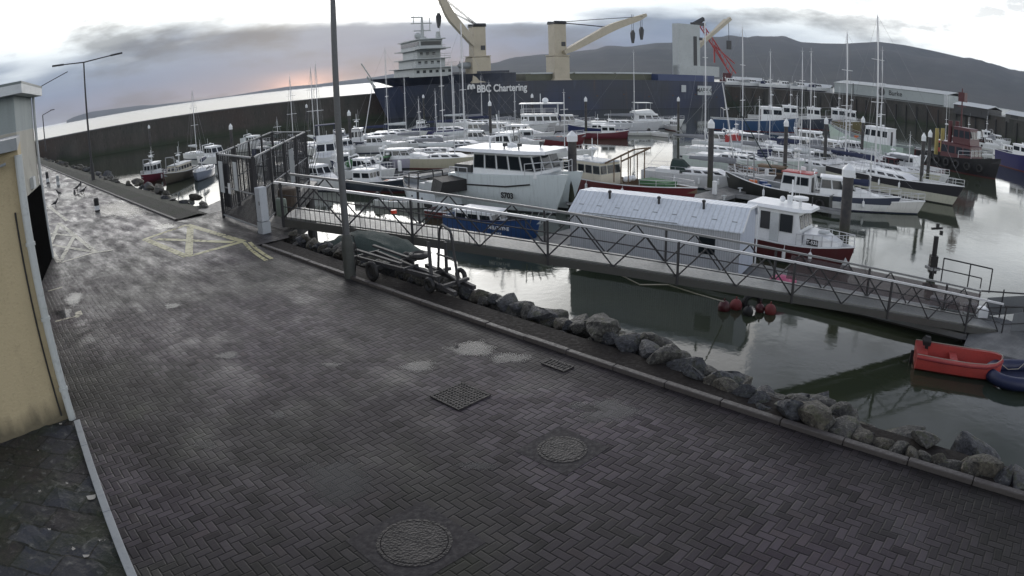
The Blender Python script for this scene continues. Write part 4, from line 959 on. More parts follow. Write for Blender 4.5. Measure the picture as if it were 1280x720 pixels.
def yacht(p, az, L, label, hullc=(.66, .68, .68), boot=(.02, .03, .06), mast=None, mast_x=.08, cover=None, hood=None, stripe=None, B=None, near=False, furl=True, deck=None, lean=(0, 0), spreaders=2, cabin=True, lines=True, mtop=None, mbase=None):
    e = boat_empty('sailing_yacht', p, az, label, GY); B = B or L * .31
    H = Hull(L, B, L * .095 + .1, rise=L * .035, w0=.62, draft=.4, rake=L * .08, p=2.1, bulwark=.05, srise=.02)
    H.build(e, hullpaint(hullc, boot, .1, top=stripe, zt=(L * .095 + .1) * .62 if stripe else 9), deck or M['deck'], M['white'])
    z = H.dz(0)
    if cabin:
        o = house(e, -L * .16, L * .22, B * .55, z - .05, .26 + L * .018, rf=L * .1, rb=.05, tw=.82, mat=M['white'], roof=False, nside=3 if not near else 4, nfront=0, wz=(.35, .78), name='coachroof', wf=.72)
        b = MB(); b.box((-L * .28, 0, z + .12), (L * .2, B * .62, .24)); b.build('cockpit_coaming', M['white'], e)
    if mtop:          # the mast stands where the photograph shows it on this hull
        hd = Vector((math.sin(R(az)), math.cos(R(az)), 0)); c0 = Vector((p[0], p[1], 0)); d_ = ray(mbase or mtop[0], 190 if mbase else mtop[1]); det = hd.x * (-d_.y) - hd.y * (-d_.x)
        t_ = (-c0.x * (-d_.y) + c0.y * (-d_.x)) / det; t_ = max(-.3 * L, min(.3 * L, t_)); mast_x = t_ / L; w_ = c0 + hd * t_; mast = height_at(w_, mtop[0], mtop[1]) - WATER
        if mbase: k_ = ray(*mtop); s_ = w_.length / math.hypot(k_.x, k_.y); lv_ = Vector((k_.x * s_ - w_.x, k_.y * s_ - w_.y, 0)); lean = (lv_.dot(hd), lv_.dot(Vector((-hd.y, hd.x, 0))))
    mh = mast or L * 1.05; mx = L * mast_x; top = Vector((mx + lean[0], lean[1], mh))
    r = .06 if mast is None or mast < 14 else .09
    b = MB(); b.tube((mx, 0, z), top, r, r * .8, n=8); mo = b.build('mast', M['alu'], e)
    b = MB()
    for k in range(spreaders): u = .45 + .27 * k if spreaders > 1 else .55; pz = Vector((mx, 0, z)).lerp(top, u); b.tube(pz + Vector((0, -B * .28, 0)), pz + Vector((0, B * .28, 0)), .03, n=5)
    b.tube(top, top + Vector((0, 0, .5)), .015, n=4); b.tube(top + Vector((-.2, 0, .1)), top + Vector((.2, 0, .1)), .02, n=4); b.build('spreader', M['alu'], mo)
    bz = z + .95 + L * .02
    b = MB(); b.tube((mx, 0, bz), (mx - L * .40, 0, bz + .05), .06, n=6); bo = b.build('boom', M['alu'], e)
    b = MB(); n = 7
    b.loft([[Vector((mx - .05 - L * .38 * k / n, math.cos(a) * q, bz + .10 + math.sin(a) * q * 1.25)) for a in [i * math.pi / 4 for i in range(8)]] for k, q in [(k, .10 + .11 * (1 - k / n) + .02 * (k % 2)) for k in range(n + 1)]])
    b.build('sail_cover', cover or M['navycanvas'], bo)
    if lines:
        b = MB(); bow = Vector((L / 2 + H.rake * .9, 0, H.sheer(1))); b.tube(top, bow, .010, n=4); b.tube(top, (-L / 2, 0, H.sheer(0)), .009, n=4)
        for sd in (-1, 1): b.tube(top, (mx, sd * H.hw(mx), z), .012, n=4); b.tube(Vector((mx, 0, z)).lerp(top, .5), (mx - .4, sd * H.hw(mx), z), .010, n=4)
        b.build('rigging', M['galv'], mo)
        if furl and lean[1]: b = MB(); b.tube(Vector((mx, 0, z)).lerp(top, .93) + (bow - Vector((mx, 0, z))) * .07, bow.lerp(top, .06), .035, .055, n=6); b.build('furled_sail', M['white'] if not hood else hood, mo)
    if hood: b = MB(); b.loft([[Vector((x, math.cos(a) * w, z + .1 + max(0, math.sin(a)) * h)) for a in [math.pi * i / 8 for i in range(9)]] for x, w, h in ((-L * .13, B * .26, .45), (-L * .18, B * .29, .95), (-L * .26, B * .3, 1.0))], closed=False, caps=(False, False)); b.build('sprayhood', hood, e)
    bowrail(e, H, .78, .55, 4)
    if near:
        P = [(H.x(u), bh(L, B, H.w0, u, H.p) - .05, H.sheer(u)) for u in (.02, .15, .3, .45, .6, .78)]
        rail(e, P, .55, 'guard_rail', .012); rail(e, [(x, -y, z_) for x, y, z_ in P], .55, 'guard_rail', .012)
        fenders(e, H, (.3, .5, .65))
    return e
def cruiser(p, az, L, label, hullc=(.68, .70, .70), boot=(.02, .02, .05), stripe=None, fly=False, canopy=None, B=None, near=False, nside=3, tall=1.0, kind='motor_cruiser', arch=True, hard=True):
    e = boat_empty(kind, p, az, label, GM); B = B or L * .34; fb = .55 + L * .055
    H = Hull(L, B, fb, rise=L * .035, w0=.88, draft=.4, rake=L * .07, p=2.3, bulwark=.08)
    H.build(e, hullpaint(hullc, boot, .1, top=stripe, zt=fb * .62 if stripe else 9), M['deck'], M['white']); z = H.dz(0)
    b = MB(); b.loft([[Vector((x, sd * w, zz)) for sd, w, zz in ((1, w1, z - .1), (-1, w1, z - .1), (-1, w1 * .8, z + h), (1, w1 * .8, z + h))] for x, w1, h in ((-L * .05, B * .42, .5), (L * .15, B * .38, .55), (L * .36, B * .2, .2))]); b.build('foredeck_cabin', M['white'], e)
    if hard: o = house(e, -L * .22, L * .16, B * .74, z, 1.25 * tall, rf=.75, rb=.1, tw=.82, roof=M['white'], nside=nside, nfront=2, wz=(.42, .88), wf=.82, name='cabin', framed=1 if near else 0)
    else:
        b = MB(); b.loft([[Vector((x, math.cos(a) * w, z + .15 + max(0, math.sin(a)) * h)) for a in [math.pi * i / 8 for i in range(9)]] for x, w, h in ((L * .14, B * .34, .55), (0, B * .38, 1.1), (-L * .3, B * .4, 1.05), (-L * .36, B * .4, .4))], closed=False, caps=(False, False)); b.build('canopy', canopy or M['navycanvas'], e)
        b = MB(); b.loft([[Vector((L * .2, sd * B * .30, z + .3)) for sd in (1, -1)] + [Vector((L * .10, sd * B * .28, z + .85)) for sd in (-1, 1)], [Vector((L * .2 + .03, sd * B * .30, z + .3)) for sd in (1, -1)] + [Vector((L * .10 + .03, sd * B * .28, z + .87)) for sd in (-1, 1)]]); b.build('windscreen', M['glass'], e)
    zt = z + 1.25 * tall
    if fly:
        b = MB(); b.loft([[Vector((x, sd * w, zz)) for sd, w, zz in ((1, w1, zt + .12), (-1, w1, zt + .12), (-1, w1 * .95, zt + h), (1, w1 * .95, zt + h))] for x, w1, h in ((-L * .25, B * .36, .55), (0, B * .34, .8), (L * .06, B * .26, .25))]); fo = b.build('flybridge', M['white'], e)
        b = MB()
        for sx in (-.22, -.02):
            for sd in (-1, 1): b.tube((L * sx, sd * B * .32, zt + .6), (L * sx, sd * B * .32, zt + 1.9), .03, n=5)
        b.box((-L * .12, 0, zt + 1.93), (L * .26, B * .74, .07)); b.build('bimini', canopy or M['navycanvas'], fo)
    elif canopy and hard: b = MB(); b.loft([[Vector((x, sd * B * .36, z + a)) for sd, a in ((1, .1), (1, h), (-1, h), (-1, .1))] for x, h in ((-L * .2, 1.2), (-L * .42, 1.0))]); b.build('canopy', canopy, e)
    if arch: b = MB(); b.path([(-L * .24, B * .36, z + .3), (-L * .28, B * .34, zt + .25), (-L * .28, -B * .34, zt + .25), (-L * .24, -B * .36, z + .3)], .05); b.tube((-L * .28, 0, zt + .25), (-L * .28, 0, zt + 1.1), .02); b.lathe((-L * .28, B * .15, zt + .28), [(.18, 0), (.2, .08), (.02, .16)], 8); b.build('radar_arch', M['white'], e)
    bowrail(e, H, .5, .6, 6)
    if near: fenders(e, H, (.25, .5, .7))
    return e
def fisher(p, az, L, label, hullc=(.03, .04, .08), boot=(.10, .02, .02), top=None, house_c=None, roof=None, hx=(.05, .32), hh=1.9, B=None, gantry=True, mast=2.2, near=False, capm=None, deckm=None, nside=2, nfront=3, fb=None, kind='fishing_boat', hw=.62, gear=True, rise=None):
    e = boat_empty(kind, p, az, label, GF if kind == 'fishing_boat' else None); B = B or L * .34; fb = fb or .5 + L * .055
    H = Hull(L, B, fb, rise=rise or L * .06, w0=.84, draft=.5, rake=L * .05, p=2.7, bulwark=.4)
    H.build(e, hullpaint(hullc, boot, .12, top=top, zt=fb * .7 if top else 9), deckm or M['grey'], capm or M['white']); x0, x1 = L * hx[0], L * hx[1]; z = H.dz((x0 + x1) / 2)
    o = house(e, x0, x1, B * hw, z - .1, hh, rf=.25, rb=.0, tw=.92, mat=house_c or M['white'], roof=roof or M['white'], nside=nside, nfront=nfront, wz=(.55, .86), wf=.78, doors=1, framed=1 if near else 0)
    zt = z + hh; xm = (x0 + x1) / 2
    b = MB(); b.tube((xm, 0, zt), (xm, 0, zt + mast), .05, .03, n=6); b.tube((xm, -.5, zt + mast * .6), (xm, .5, zt + mast * .6), .025, n=5); b.tube((xm + .3, .3, zt), (xm + .3, .3, zt + mast * 1.3), .012, n=4); b.lathe((xm + .1, 0, zt + mast * .45), [(.3, 0), (.32, .1), (.05, .2)], 10)
    b.box((xm - .3, -.35, zt + .2), (.35, .25, .22)); b.build('mast', M['white'], o)
    if gantry:
        xs = -L * .38 if x0 > 0 else L * .30; zz = H.dz(xs); yb = H.hw(xs) * .8
        b = MB(); b.path([(xs, yb, zz), (xs, yb * .8, zz + 2.2), (xs, -yb * .8, zz + 2.2), (xs, -yb, zz)], .06); b.tube((xs, 0, zz + 2.2), (xm, 0, zt + .3), .03, n=5); b.build('gantry', M['galv'], e)
    if gear:
        r = random.Random(int(p[0] * 7) & 1023)
        for k in range(3):
            gx = -L * .2 + k * L * .07 if x0 > -.01 else L * .12 + k * L * .07; b = MB(); b.box((gx, r.uniform(-.5, .5), H.dz(gx) + .2), (.6, .45, .4), r.uniform(0, 1)); b.build('fish_box', r.choice([M['blue'], M['orange'], M['offwhite'], M['grey']]), e)
    rail(e, [(H.x(u) + H.rake * u ** 5, sd * (bh(L, B, H.w0, u, H.p) - .06), H.sheer(u)) for sd, us in ((1, (.7, .8, .9, .98)), (-1, (.98, .9, .8, .7))) for u in us], .45, 'bow_rail')
    if near:
        fenders(e, H, (.3, .6))
        b = MB()
        for sd in (-1, 1): b.torus((-L * .42, sd * (H.hw(-L * .42) + .05), .45), .28, .1, 'Y', 14, 6)
        b.build('tyre', M['black'], e)
    return e
def openboat(p, az, L, label, hullc=(.6, .62, .6), inner=None, motor=True, cover=None, name='open_boat'):
    e = boat_empty(name, p, az, label, 'small open boats in the marina'); B = L * .38
    H = Hull(L, B, .45, rise=.2, w0=.85, draft=.15, rake=.25, p=2.2, bulwark=.3)
    H.build(e, hullpaint(hullc, (.05, .05, .06), .05), inner or M['offwhite'], M['white'], n=10)
    b = MB()
    for x in (-L * .25, 0, L * .22): b.box((x, 0, .38), (.22, H.hw(x) * 1.9, .04))
    b.build('thwart', M['wood'], e)
    if motor: outboard(e, -L / 2 - .05, .4)
    if cover: b = MB(); b.loft([[Vector((x, math.cos(a) * H.hw(x) * 1.03, H.sheer(.4) + max(0, math.sin(a)) * .25)) for a in [math.pi * i / 6 for i in range(7)]] for x in (-L * .45, -L * .2, L * .1, L * .4)], closed=False); b.build('cover', cover, e)
    return e
W = WATER
def wp(px, py): return at(px, py, WATER)

# --- the two white S703 boats in front
def catamaran():
    L, B = 8.2, 3.9; p = at(640, 257, WATER)
    d = at(706, 250, WATER) - at(606, 262, WATER)
    e = boat_empty('catamaran', p, 128, 'large white catamaran with long wheelhouse windows, S703 in black on its bow', None)
    wm = hullpaint((.60, .66, .67), (.03, .03, .035), .1); n = 14
    for sd in (-1, 1):
        rings = []
        for i in range(n + 1):
            u = i / n; x = -L / 2 + L * u; sh = 2.35 + .35 * u ** 2; w = .95 * (1 if u < .5 else (1 - ((u - .5) / .5) ** 2.2)) + .04; c = sd * (B / 2 - .95 - .1 * u)
            rk = 1.2 * u ** 5; o_ = sd * w; i_ = -sd * w * .75
            rings.append([Vector((x + rk, c + o_, sh)), Vector((x + rk * .6, c + o_ * .98, sh * .5)), Vector((x + rk * .1, c + o_ * .7, .1)), Vector((x, c, -.5)), Vector((x + rk * .1, c + i_ * .7, .1)), Vector((x + rk * .5, c + i_, 1.0)), Vector((x + rk, c + i_, sh))])
        b = MB(); b.loft(rings, closed=True); b.build('hull', wm, e, smooth=True)
    b = MB(); b.loft([[Vector((x, -w, z0)), Vector((x, -w, z1)), Vector((x, w, z1)), Vector((x, w, z0))] for x, w, z0, z1 in ((-L / 2, B / 2 - .15, 1.0, 1.75), (-L * .05, B / 2 - .2, 1.0, 1.8), (-L * .049, B / 2 - .2, 1.0, 2.4), (L * .3, B / 2 - .5, 1.0, 2.5), (L * .47, B / 2 - 1.0, 1.2, 2.6))]); b.build('deck', M['offwhite'], e)
    o = house(e, -L * .26, L * .40, B * .80, 2.36, 1.55, rf=.5, rb=.05, tw=.94, mat=M['white'], roof=False, nside=5, nfront=3, wz=(.30, .86), wf=.82, framed=1)
    b = MB(); b.loft([[Vector((x, -w, 3.92)), Vector((x, -w * .9, 4.14)), Vector((x, w * .9, 4.14)), Vector((x, w, 3.92))] for x, w in ((-L * .44, 1.7), (-L * .25, 1.95), (L * .30, 1.9), (L * .46, 1.35))]); ro = b.build('roof', M['white'], o)
    b = MB(); b.path([(-L * .1, 1.2, 4.1), (-L * .12, 1.0, 4.9), (-L * .12, -1.0, 4.9), (-L * .1, -1.2, 4.1)], .06); b.tube((-L * .12, 0, 4.9), (-L * .14, 0, 6.4), .05); b.lathe((-L * .02, .4, 4.15), [(.35, 0), (.38, .12), (.06, .26)], 12); b.tube((L * .1, -.9, 4.1), (L * .1, -.9, 6), .015); b.tube((-L * .2, .9, 4.1), (-L * .2, .9, 6.6), .015); b.build('mast', M['white'], ro)
    for x, y in ((L * .18, -1.0), (L * .25, .7), (L * .05, -1.2)): b = MB(); b.tube((x, y, 4.1), (x, y, 4.35), .05, n=6); b.box((x + .08, y, 4.45), (.18, .3, .22)); b.build('searchlight', M['dark'], ro)
    b = MB(); b.loft([[Vector((x, sd * (B / 2 + .02), z)) for x, z in ((-L * .36, 1.62), (L * .1, 1.75), (L * .42, 2.15))] + [Vector((x, sd * (B / 2 - .0), z)) for x, z in ((L * .42, 2.07), (L * .1, 1.67), (-L * .36, 1.54))] for sd in (-1,)], closed=True) if False else b.beam((-L * .5, -B / 2 - .02, 1.58), (L * .12, -B / 2 - .02, 1.72), .06, .09); b.beam((L * .12, -B / 2 - .02, 1.72), (L * .34, -B / 2 + .3, 1.95), .06, .09); b.build('rubbing_strake', M['black'], e)
    text('lettering', 'S703', .52, M['black'], e, (L * .14, -B / 2 - .035, 1.12), (R(90), 0, R(2)), .004, .02)
    P = [(L * .30, -B / 2 + .2, 2.5), (L * .42, -B / 2 + .7, 2.6), (L * .56, -B / 2 + 1.3, 2.68), (L * .58, 0, 2.7), (L * .56, B / 2 - 1.3, 2.68), (L * .42, B / 2 - .7, 2.6), (L * .30, B / 2 - .2, 2.5)]; rail(e, P, .8, 'bow_rail', .03)
    b = MB(); b.box((-L * .40, 0, 2.35), (1.6, 2.6, 1.1)); b.build('deck_locker', M['dark'], e)
    rail(e, [(-L * .49, -1.9, 1.8), (-L * .38, -2.0, 1.8), (-L * .28, -2.0, 1.8)], 1.0, 'stern_rail', .03)
    b = MB()
    for z in (.5, 1.1): b.torus((-L * .5 - .1, -1.6, z), .34, .13, 'X', 16, 6); b.torus((-L * .5 - .1, 0, z), .34, .13, 'X', 16, 6)
    b.build('tyre', M['black'], e)
    return e
catamaran()
def s703_front():
    A, B_ = at(502, 243, WATER), at(572, 262, WATER); d = (A - B_); L = 6.6; az = math.degrees(math.atan2(d.x, d.y)); p = (A + B_) / 2
    e = boat_empty('workboat', p, az, 'low white workboat with S703 near its bow, bow to the left behind the gangway', None)
    H = Hull(L, 2.7, 1.15, rise=.35, w0=.9, draft=.4, rake=.5, p=2.4, bulwark=.35); H.build(e, hullpaint((.60, .65, .68), (.03, .03, .04), .1), M['grey'], M['black'])
    t_ = text('lettering', 'S703', .55, M['black'], e, (L * .26, 1.30, .95), (R(90), 0, R(180 - 4)), .004, .02)
    for x in (-.25, -.02): b = MB(); b.tube((L * x, 1.36, .62), (L * x, 1.30, .62), .07, n=10); b.build('porthole', M['black'], e)
    b = MB(); b.box((-L * .28, 0, 1.3), (1.5, 1.5, .9)); b.box((0, -.2, 1.1), (1.2, 1.0, .6)); b.build('engine_box', M['offwhite'], e)
    b = MB(); b.path([(-L * .1, 1.1, 1), (-L * .1, 1.0, 2.3), (-L * .1, -1.0, 2.3), (-L * .1, -1.1, 1)], .05); b.path([(L * .12, 1.1, 1), (L * .12, 1.0, 2.2), (L * .12, -1.0, 2.2), (L * .12, -1.1, 1)], .05); b.tube((-L * .1, 1, 2.3), (L * .12, 1, 2.2), .04); b.tube((-L * .1, -1, 2.3), (L * .12, -1, 2.2), .04); b.build('frame', M['steel'], e)
    b = MB(); b.loft([[Vector((-L * .62, y, 1.2)), Vector((-L * .62, y * .8, 2.0)), Vector((-L * .42, y * .8, 2.2)), Vector((-L * .42, y, 1.2))] for y in (-1.2, 1.2)]); b.build('tarpaulin', M['black'], e)
s703_front()

# --- blue hulled boat just behind the gangway
def blue_boat():
    A, B_ = at(568, 292, WATER), at(668, 306, WATER); d = B_ - A; L = 5.6; az = math.degrees(math.atan2(d.x, d.y)); p = (A + B_) / 2
    e = boat_empty('workboat', p, az, 'bright blue hulled boat with white lettering lying just behind the gangway', None)
    H = Hull(L, 2.3, 1.25, rise=.25, w0=.85, draft=.4, rake=.4, p=2.6, bulwark=.3); H.build(e, hullpaint((.022, .07, .20), (.02, .05, .04), .08), M['offwhite'], M['navy'])
    text('lettering', 'MELORYNE', .26, M['white'], e, (L * .22, -1.13, .98), (R(90), 0, R(4)), .004, .008); text('lettering', 'N·K·K', .15, M['white'], e, (L * .22, -1.12, .68), (R(90), 0, R(4)), .004, .005)
    house(e, -L * .36, L * .12, 1.7, 1.0, .62, rf=.25, tw=.9, nside=3, nfront=2, wz=(.3, .8), name='cabin')
    b = MB(); b.box((L * .34, 0, 1.35), (.7, .7, .4)); b.box((L * .22, .3, 1.3), (.5, .4, .3)); b.build('pot', M['dark'], e)
    b = MB()
    for k in range(5): b.tube((L * .44 + .1 * k, -.3 + .15 * k, .9), (L * .5 + .22 * k, -.9 + .4 * k, 1.9), .03, n=5)
    b.build('stanchion', M['galv'], e)
blue_boat()

# --- trawler with burgundy hull and cream wheelhouse
def trawler():
    A, B_ = at(722, 236, WATER), at(862, 262, WATER); d = B_ - A; az = math.degrees(math.atan2(d.x, d.y)); L = 12; p = at(862, 262, WATER) - d.normalized() * L / 2
    e = fisher(p, az, L, 'long burgundy fishing boat with cream wheelhouse aft and brown timber frame', hullc=(.12, .018, .022), boot=(.02, .03, .02), house_c=M['cream'], roof=M['offwhite'], hx=(-.46, -.11), hh=1.8, B=3.2, gantry=False, mast=1.6, near=True, nside=5, nfront=3, fb=1.15, capm=M['white'], deckm=M['wood'], rise=.45, hw=.74, gear=False)
    b = MB(); x0 = -L * .10; z = 2.5
    for y in (-.9, .9):
        b.beam((x0, y, z), (L * .14, y, z + 1.3), .08, .12)
        for k in range(3): b.tube((x0 + .9 + k * .7, y, 1.2), (x0 + .9 + k * .7, y, z + .45 + k * .36), .045, n=6)
    b.beam((L * .14, -.9, z + 1.3), (L * .14, .9, z + 1.3), .08, .1); b.build('timber_frame', M['wood'], e)
    b = MB(); b.box((L * .26, 0, 1.5), (2.4, 1.4, .35)); b.build('hatch', M['green'], e)
    for k in range(3): b = MB(); b.ball((L * .05, -.6 + k * .4, 1.5), .22); b.build('buoy', M['white'], e)
trawler()

# --- T-535 boat beside the shed
def tboat():
    A, B_ = at(910, 308, WATER), at(1055, 337, WATER); d = B_ - A; az = math.degrees(math.atan2(d.x, d.y)); L = 5.6; p = B_ - d.normalized() * L * .48
    e = boat_empty('fishing_boat', p, az, 'small white cabined fishing boat with burgundy hull and T-535 plate beside the shed', None)
    H = Hull(L, 2.5, 1.0, rise=.25, w0=.88, draft=.45, rake=.35, p=2.9, bulwark=.12); H.build(e, hullpaint((.075, .018, .02), (.015, .015, .015), .1), M['white'], M['white'])
    o = house(e, -L * .40, L * .10, 2.0, .95, 1.75, rf=.35, rb=.0, tw=.94, roof=False, nside=0, nfront=3, wz=(.50, .88), wf=.84)
    b = MB(); b.loft([[Vector((x, -w, 2.71)), Vector((x, -w * .85, 2.86)), Vector((x, w * .85, 2.86)), Vector((x, w, 2.71))] for x, w in ((-L * .47, 1.15), (0, 1.2), (L * .08, 1.1), (L * .15, .7))]); ro = b.build('roof', M['white'], o)
    for sd in (-1, 1):
        for x, w in ((-L * .30, .55), (-.5, .7)): b = MB(); b.box((x + .1, sd * 1.0, 2.05), (w, .06, .9)); b.build('window', M['glass'] if w > .6 else M['dark'], o)
        b = MB(); b.box((-1.05, sd * 1.02, 1.75), (.5, .05, 1.5)); b.build('door', M['offwhite'], o)
    b = MB(); b.loft([[Vector((x, sd * w, zz)) for sd, w, zz in ((1, w1, .95), (-1, w1, .95), (-1, w1 * .8, .95 + h), (1, w1 * .8, .95 + h))] for x, w1, h in ((L * .1, 1.0, .75), (L * .25, .95, .7), (L * .42, .5, .4))]); fc = b.build('foredeck_cabin', M['white'], e)
    b = MB(); b.box((L * .25, 0, 1.75), (.5, .5, .12)); b.build('hatch', M['offwhite'], fc)
    b = MB(); b.box((L * .20, -1.06, 1.32), (.62, .03, .30), 0); pl = b.build('number_plate', M['black'], e); text('lettering', 'T-535', .25, M['white'], pl, (L * .20, -1.08, 1.32), (R(90), 0, 0), .003, .006)
    b = MB(); b.tube((-.6, .2, 2.86), (-.6, .2, 4.1), .05); b.tube((-.6, -.3, 3.5), (-.6, .7, 3.5), .02); b.tube((-.9, .6, 2.86), (-.9, .6, 3.2), .12, n=10); b.ball((-1.1, .1, 3.05), .16); b.tube((-.3, .5, 2.86), (-.3, .5, 4.9), .012, n=4); b.build('mast', M['white'], ro)
    b = MB(); b.tube((.1, -.4, 2.86), (.1, -.4, 3.2), .08, n=8); b.lathe((.1, -.4, 3.2), [(.05, 0), (.42, .05), (.42, .18), (.05, .22)], 18); b.build('radar', M['white'], ro)
    b = MB(); b.tube((.45, .5, 2.86), (.45, .5, 3.3), .03); b.build('horn', M['dark'], ro)
    bowrail(e, H, .55, .6, 6, .025); fenders(e, H, (.45, .7))
    b = MB(); b.loft([[Vector((L * .46, -.5, .15)), Vector((L * .56, -.28, .15)), Vector((L * .50, -.42, .75))], [Vector((L * .46, -.48, .15)), Vector((L * .56, -.26, .15)), Vector((L * .50, -.40, .75))]]); b.build('bow_patch', M['offwhite'], e)
tboat()

# --- everything else, front rows first.  wp(px, py) is the middle of the waterline
A1, A2, A3 = 137, 128, 145
# right of the trawler
yacht(wp(880, 233), 121, 10.5, 'white sailing yacht with a dark green sprayhood moored beyond the burgundy boat', hood=M['greencanvas'], mtop=(903, 104), mbase=921, near=True, hullc=(.62, .64, .66), cover=M['canvas'])
yacht(wp(925, 213), 124, 11.5, 'pale green hulled yacht whose tall mast rises left of the others above the black pile', hullc=(.50, .57, .54), mtop=(928, 36), near=True, cover=M['offwhite'])
yacht(wp(905, 199), 126, 10, 'white yacht with pale mast standing in front of the ship\'s white block', mtop=(881, 28), cover=M['canvas'])
cruiser(wp(945, 191), 120, 9, 'white motor boat with a red canopy behind the pale green yacht', canopy=M['red'], hard=True)
fisher(wp(975, 251), -48, 8.6, 'dark hulled fishing boat with white cabin and red roof, bow left', hullc=(.020, .022, .02), boot=(.02, .02, .02), hx=(-.30, -.02), hh=1.8, roof=M['red'], mast=3.4, near=True, fb=1.05, capm=M['white'], rise=.7)
fisher(wp(955, 226), -50, 6.5, 'old dark wooden boat with open sides lying at the corner of the walkway', hullc=(.06, .045, .035), boot=(.02, .02, .02), house_c=M['wood'], roof=M['wood'], hx=(-.3, .1), hh=1.0, gantry=False, mast=1.2, nside=3, fb=.9, capm=M['wood'])
cruiser(wp(1052, 259), 118, 8.2, 'white cruiser with a dark stripe lying just left of the thick pile', stripe=(.05, .06, .09), near=True, tall=1.0)
yacht(wp(1090, 262), 112, 7.5, 'small white yacht with its bow showing right of the thick pile', hullc=(.62, .62, .60), mtop=(1090, 185), cover=M['navycanvas'])
yacht(wp(1112, 239), 152, 13.5, 'long cream hulled yacht with black window band, outermost bow towards the open water', hullc=(.50, .50, .42), boot=(.02, .02, .02), stripe=(.03, .03, .035), mtop=(1097, 20), near=True, cover=M['navycanvas'])
yacht(wp(1078, 226), 150, 12, 'white yacht with the tallest twin spreader mast, left of the long cream yacht', mtop=(1059, 42), cover=M['canvas'], near=True)
yacht(wp(1113, 224), 150, 10.5, 'pale yellow deckhouse yacht between the long cream yacht and the maroon striped cruiser', hullc=(.55, .55, .42), mtop=(1103, 64), cover=M['offwhite'])
cruiser(wp(1124, 216), -32, 10.5, 'sleek sports cruiser with a maroon stripe and wedge windscreen, stern to the open water', hullc=(.68, .66, .70), stripe=(.07, .02, .035), hard=True, tall=.8, near=True)
fisher(wp(1112, 217), 148, 6.8, 'small white boat with a red wheelhouse beside the maroon striped cruiser', hullc=(.6, .58, .58), house_c=M['maroon'], hx=(-.1, .15), hh=1.4, mast=1.5, gantry=False)
fisher(wp(1086, 192), -30, 13, 'pale green decked vessel with a white open bridge, beyond the tall masts', hullc=(.42, .52, .46), boot=(.02, .06, .05), hx=(-.28, .02), hh=2.6, nside=4, mast=3, kind='workboat', capm=M['teal'], fb=1.7, rise=1.6)
cruiser(wp(1018, 186), 118, 10.5, 'big white motor cruiser with raked windows moored by the second black pile', fly=False, near=False)
cruiser(wp(1045, 199), 140, 8.5, 'white cruiser with grey canopy behind the tall mast', canopy=M['canvas'])
yacht(wp(1006, 205), 135, 10.5, 'white yacht with a slim mast right of the central black pile', mtop=(1003, 65), cover=M['navycanvas'])
yacht(wp(1022, 219), 133, 9.5, 'white yacht with grey mast whose bow points at the dark fishing boat', mtop=(1014, 66), cover=M['offwhite'])
yacht(wp(965, 196), 128, 10, 'white yacht with mast directly left of the central black pile', mtop=(963, 66), cover=M['canvas'])
cruiser(wp(985, 214), 130, 7.5, 'small white cabin boat between the yachts left of the central pile', canopy=M['navycanvas'])
cruiser(wp(1065, 211), 146, 7.5, 'small cabin cruiser with dark canopy in the middle of the right hand rows', hard=False)
yacht(wp(1140, 223), 150, 8, 'small white yacht tucked behind the long cream one', mtop=(1138, 170), cover=M['canvas'])
# tug
def tug():
    p = wp(1198, 213); L = 12
    e = boat_empty('tug', p, 160, 'dark red tug with stacked bridge and black hull, right of the pair of capped piles', None); B = 5
    H = Hull(L, B, 1.6, rise=1.0, w0=.85, draft=.6, rake=.6, p=2.8, bulwark=.6); H.build(e, hullpaint((.016, .016, .018), (.08, .02, .02), .1), M['steel'], M['black'])
    o = house(e, -L * .18, L * .24, 3.4, 1.2, 2.2, rf=.3, mat=M['maroon'], roof=M['maroon'], nside=4, nfront=3, name='deckhouse')
    o2 = house(e, -L * .04, L * .20, 2.6, 3.5, 2.0, rf=.3, mat=M['maroon'], roof=M['maroon'], nside=3, nfront=3, name='bridge', wz=(.4, .85))
    b = MB(); b.tube((0, 0, 5.6), (0, 0, 10.5), .14, .08); b.tube((0, -1.1, 8.2), (0, 1.1, 8.2), .06); b.box((.1, 0, 9.4), (1.0, .8, 1.2)); b.tube((-L * .1, .9, 3.4), (-L * .1, .9, 6.2), .3); b.tube((-L * .1, -.9, 3.4), (-L * .1, -.9, 6.2), .3); b.build('mast', M['maroon'], e)
    b = MB(); b.box((L * .245, 0, 5.0), (.06, .9, .9)); b.build('sign', M['white'], e)
    b = MB()
    for k in range(6):
        for sd in (-1, 1): b.torus((H.x(.2 + k * .13), sd * (H.hw(H.x(.2 + k * .13)) + .12), 1.0), .4, .16, 'Y', 12, 6)
    b.build('tyre', M['black'], e)
    rail(e, [(H.x(u), sd * (H.hw(H.x(u)) - .1), H.sheer(u)) for sd, us in ((1, (.6, .75, .9)), (-1, (.9, .75, .6))) for u in us], .9, 'bow_rail', .04)
tug()
fisher(wp(1172, 199), 150, 9, 'dark red trawler with long red boom behind the tug', hullc=(.10, .02, .02), house_c=M['red'], hx=(.0, .25), hh=2.2, mast=5)
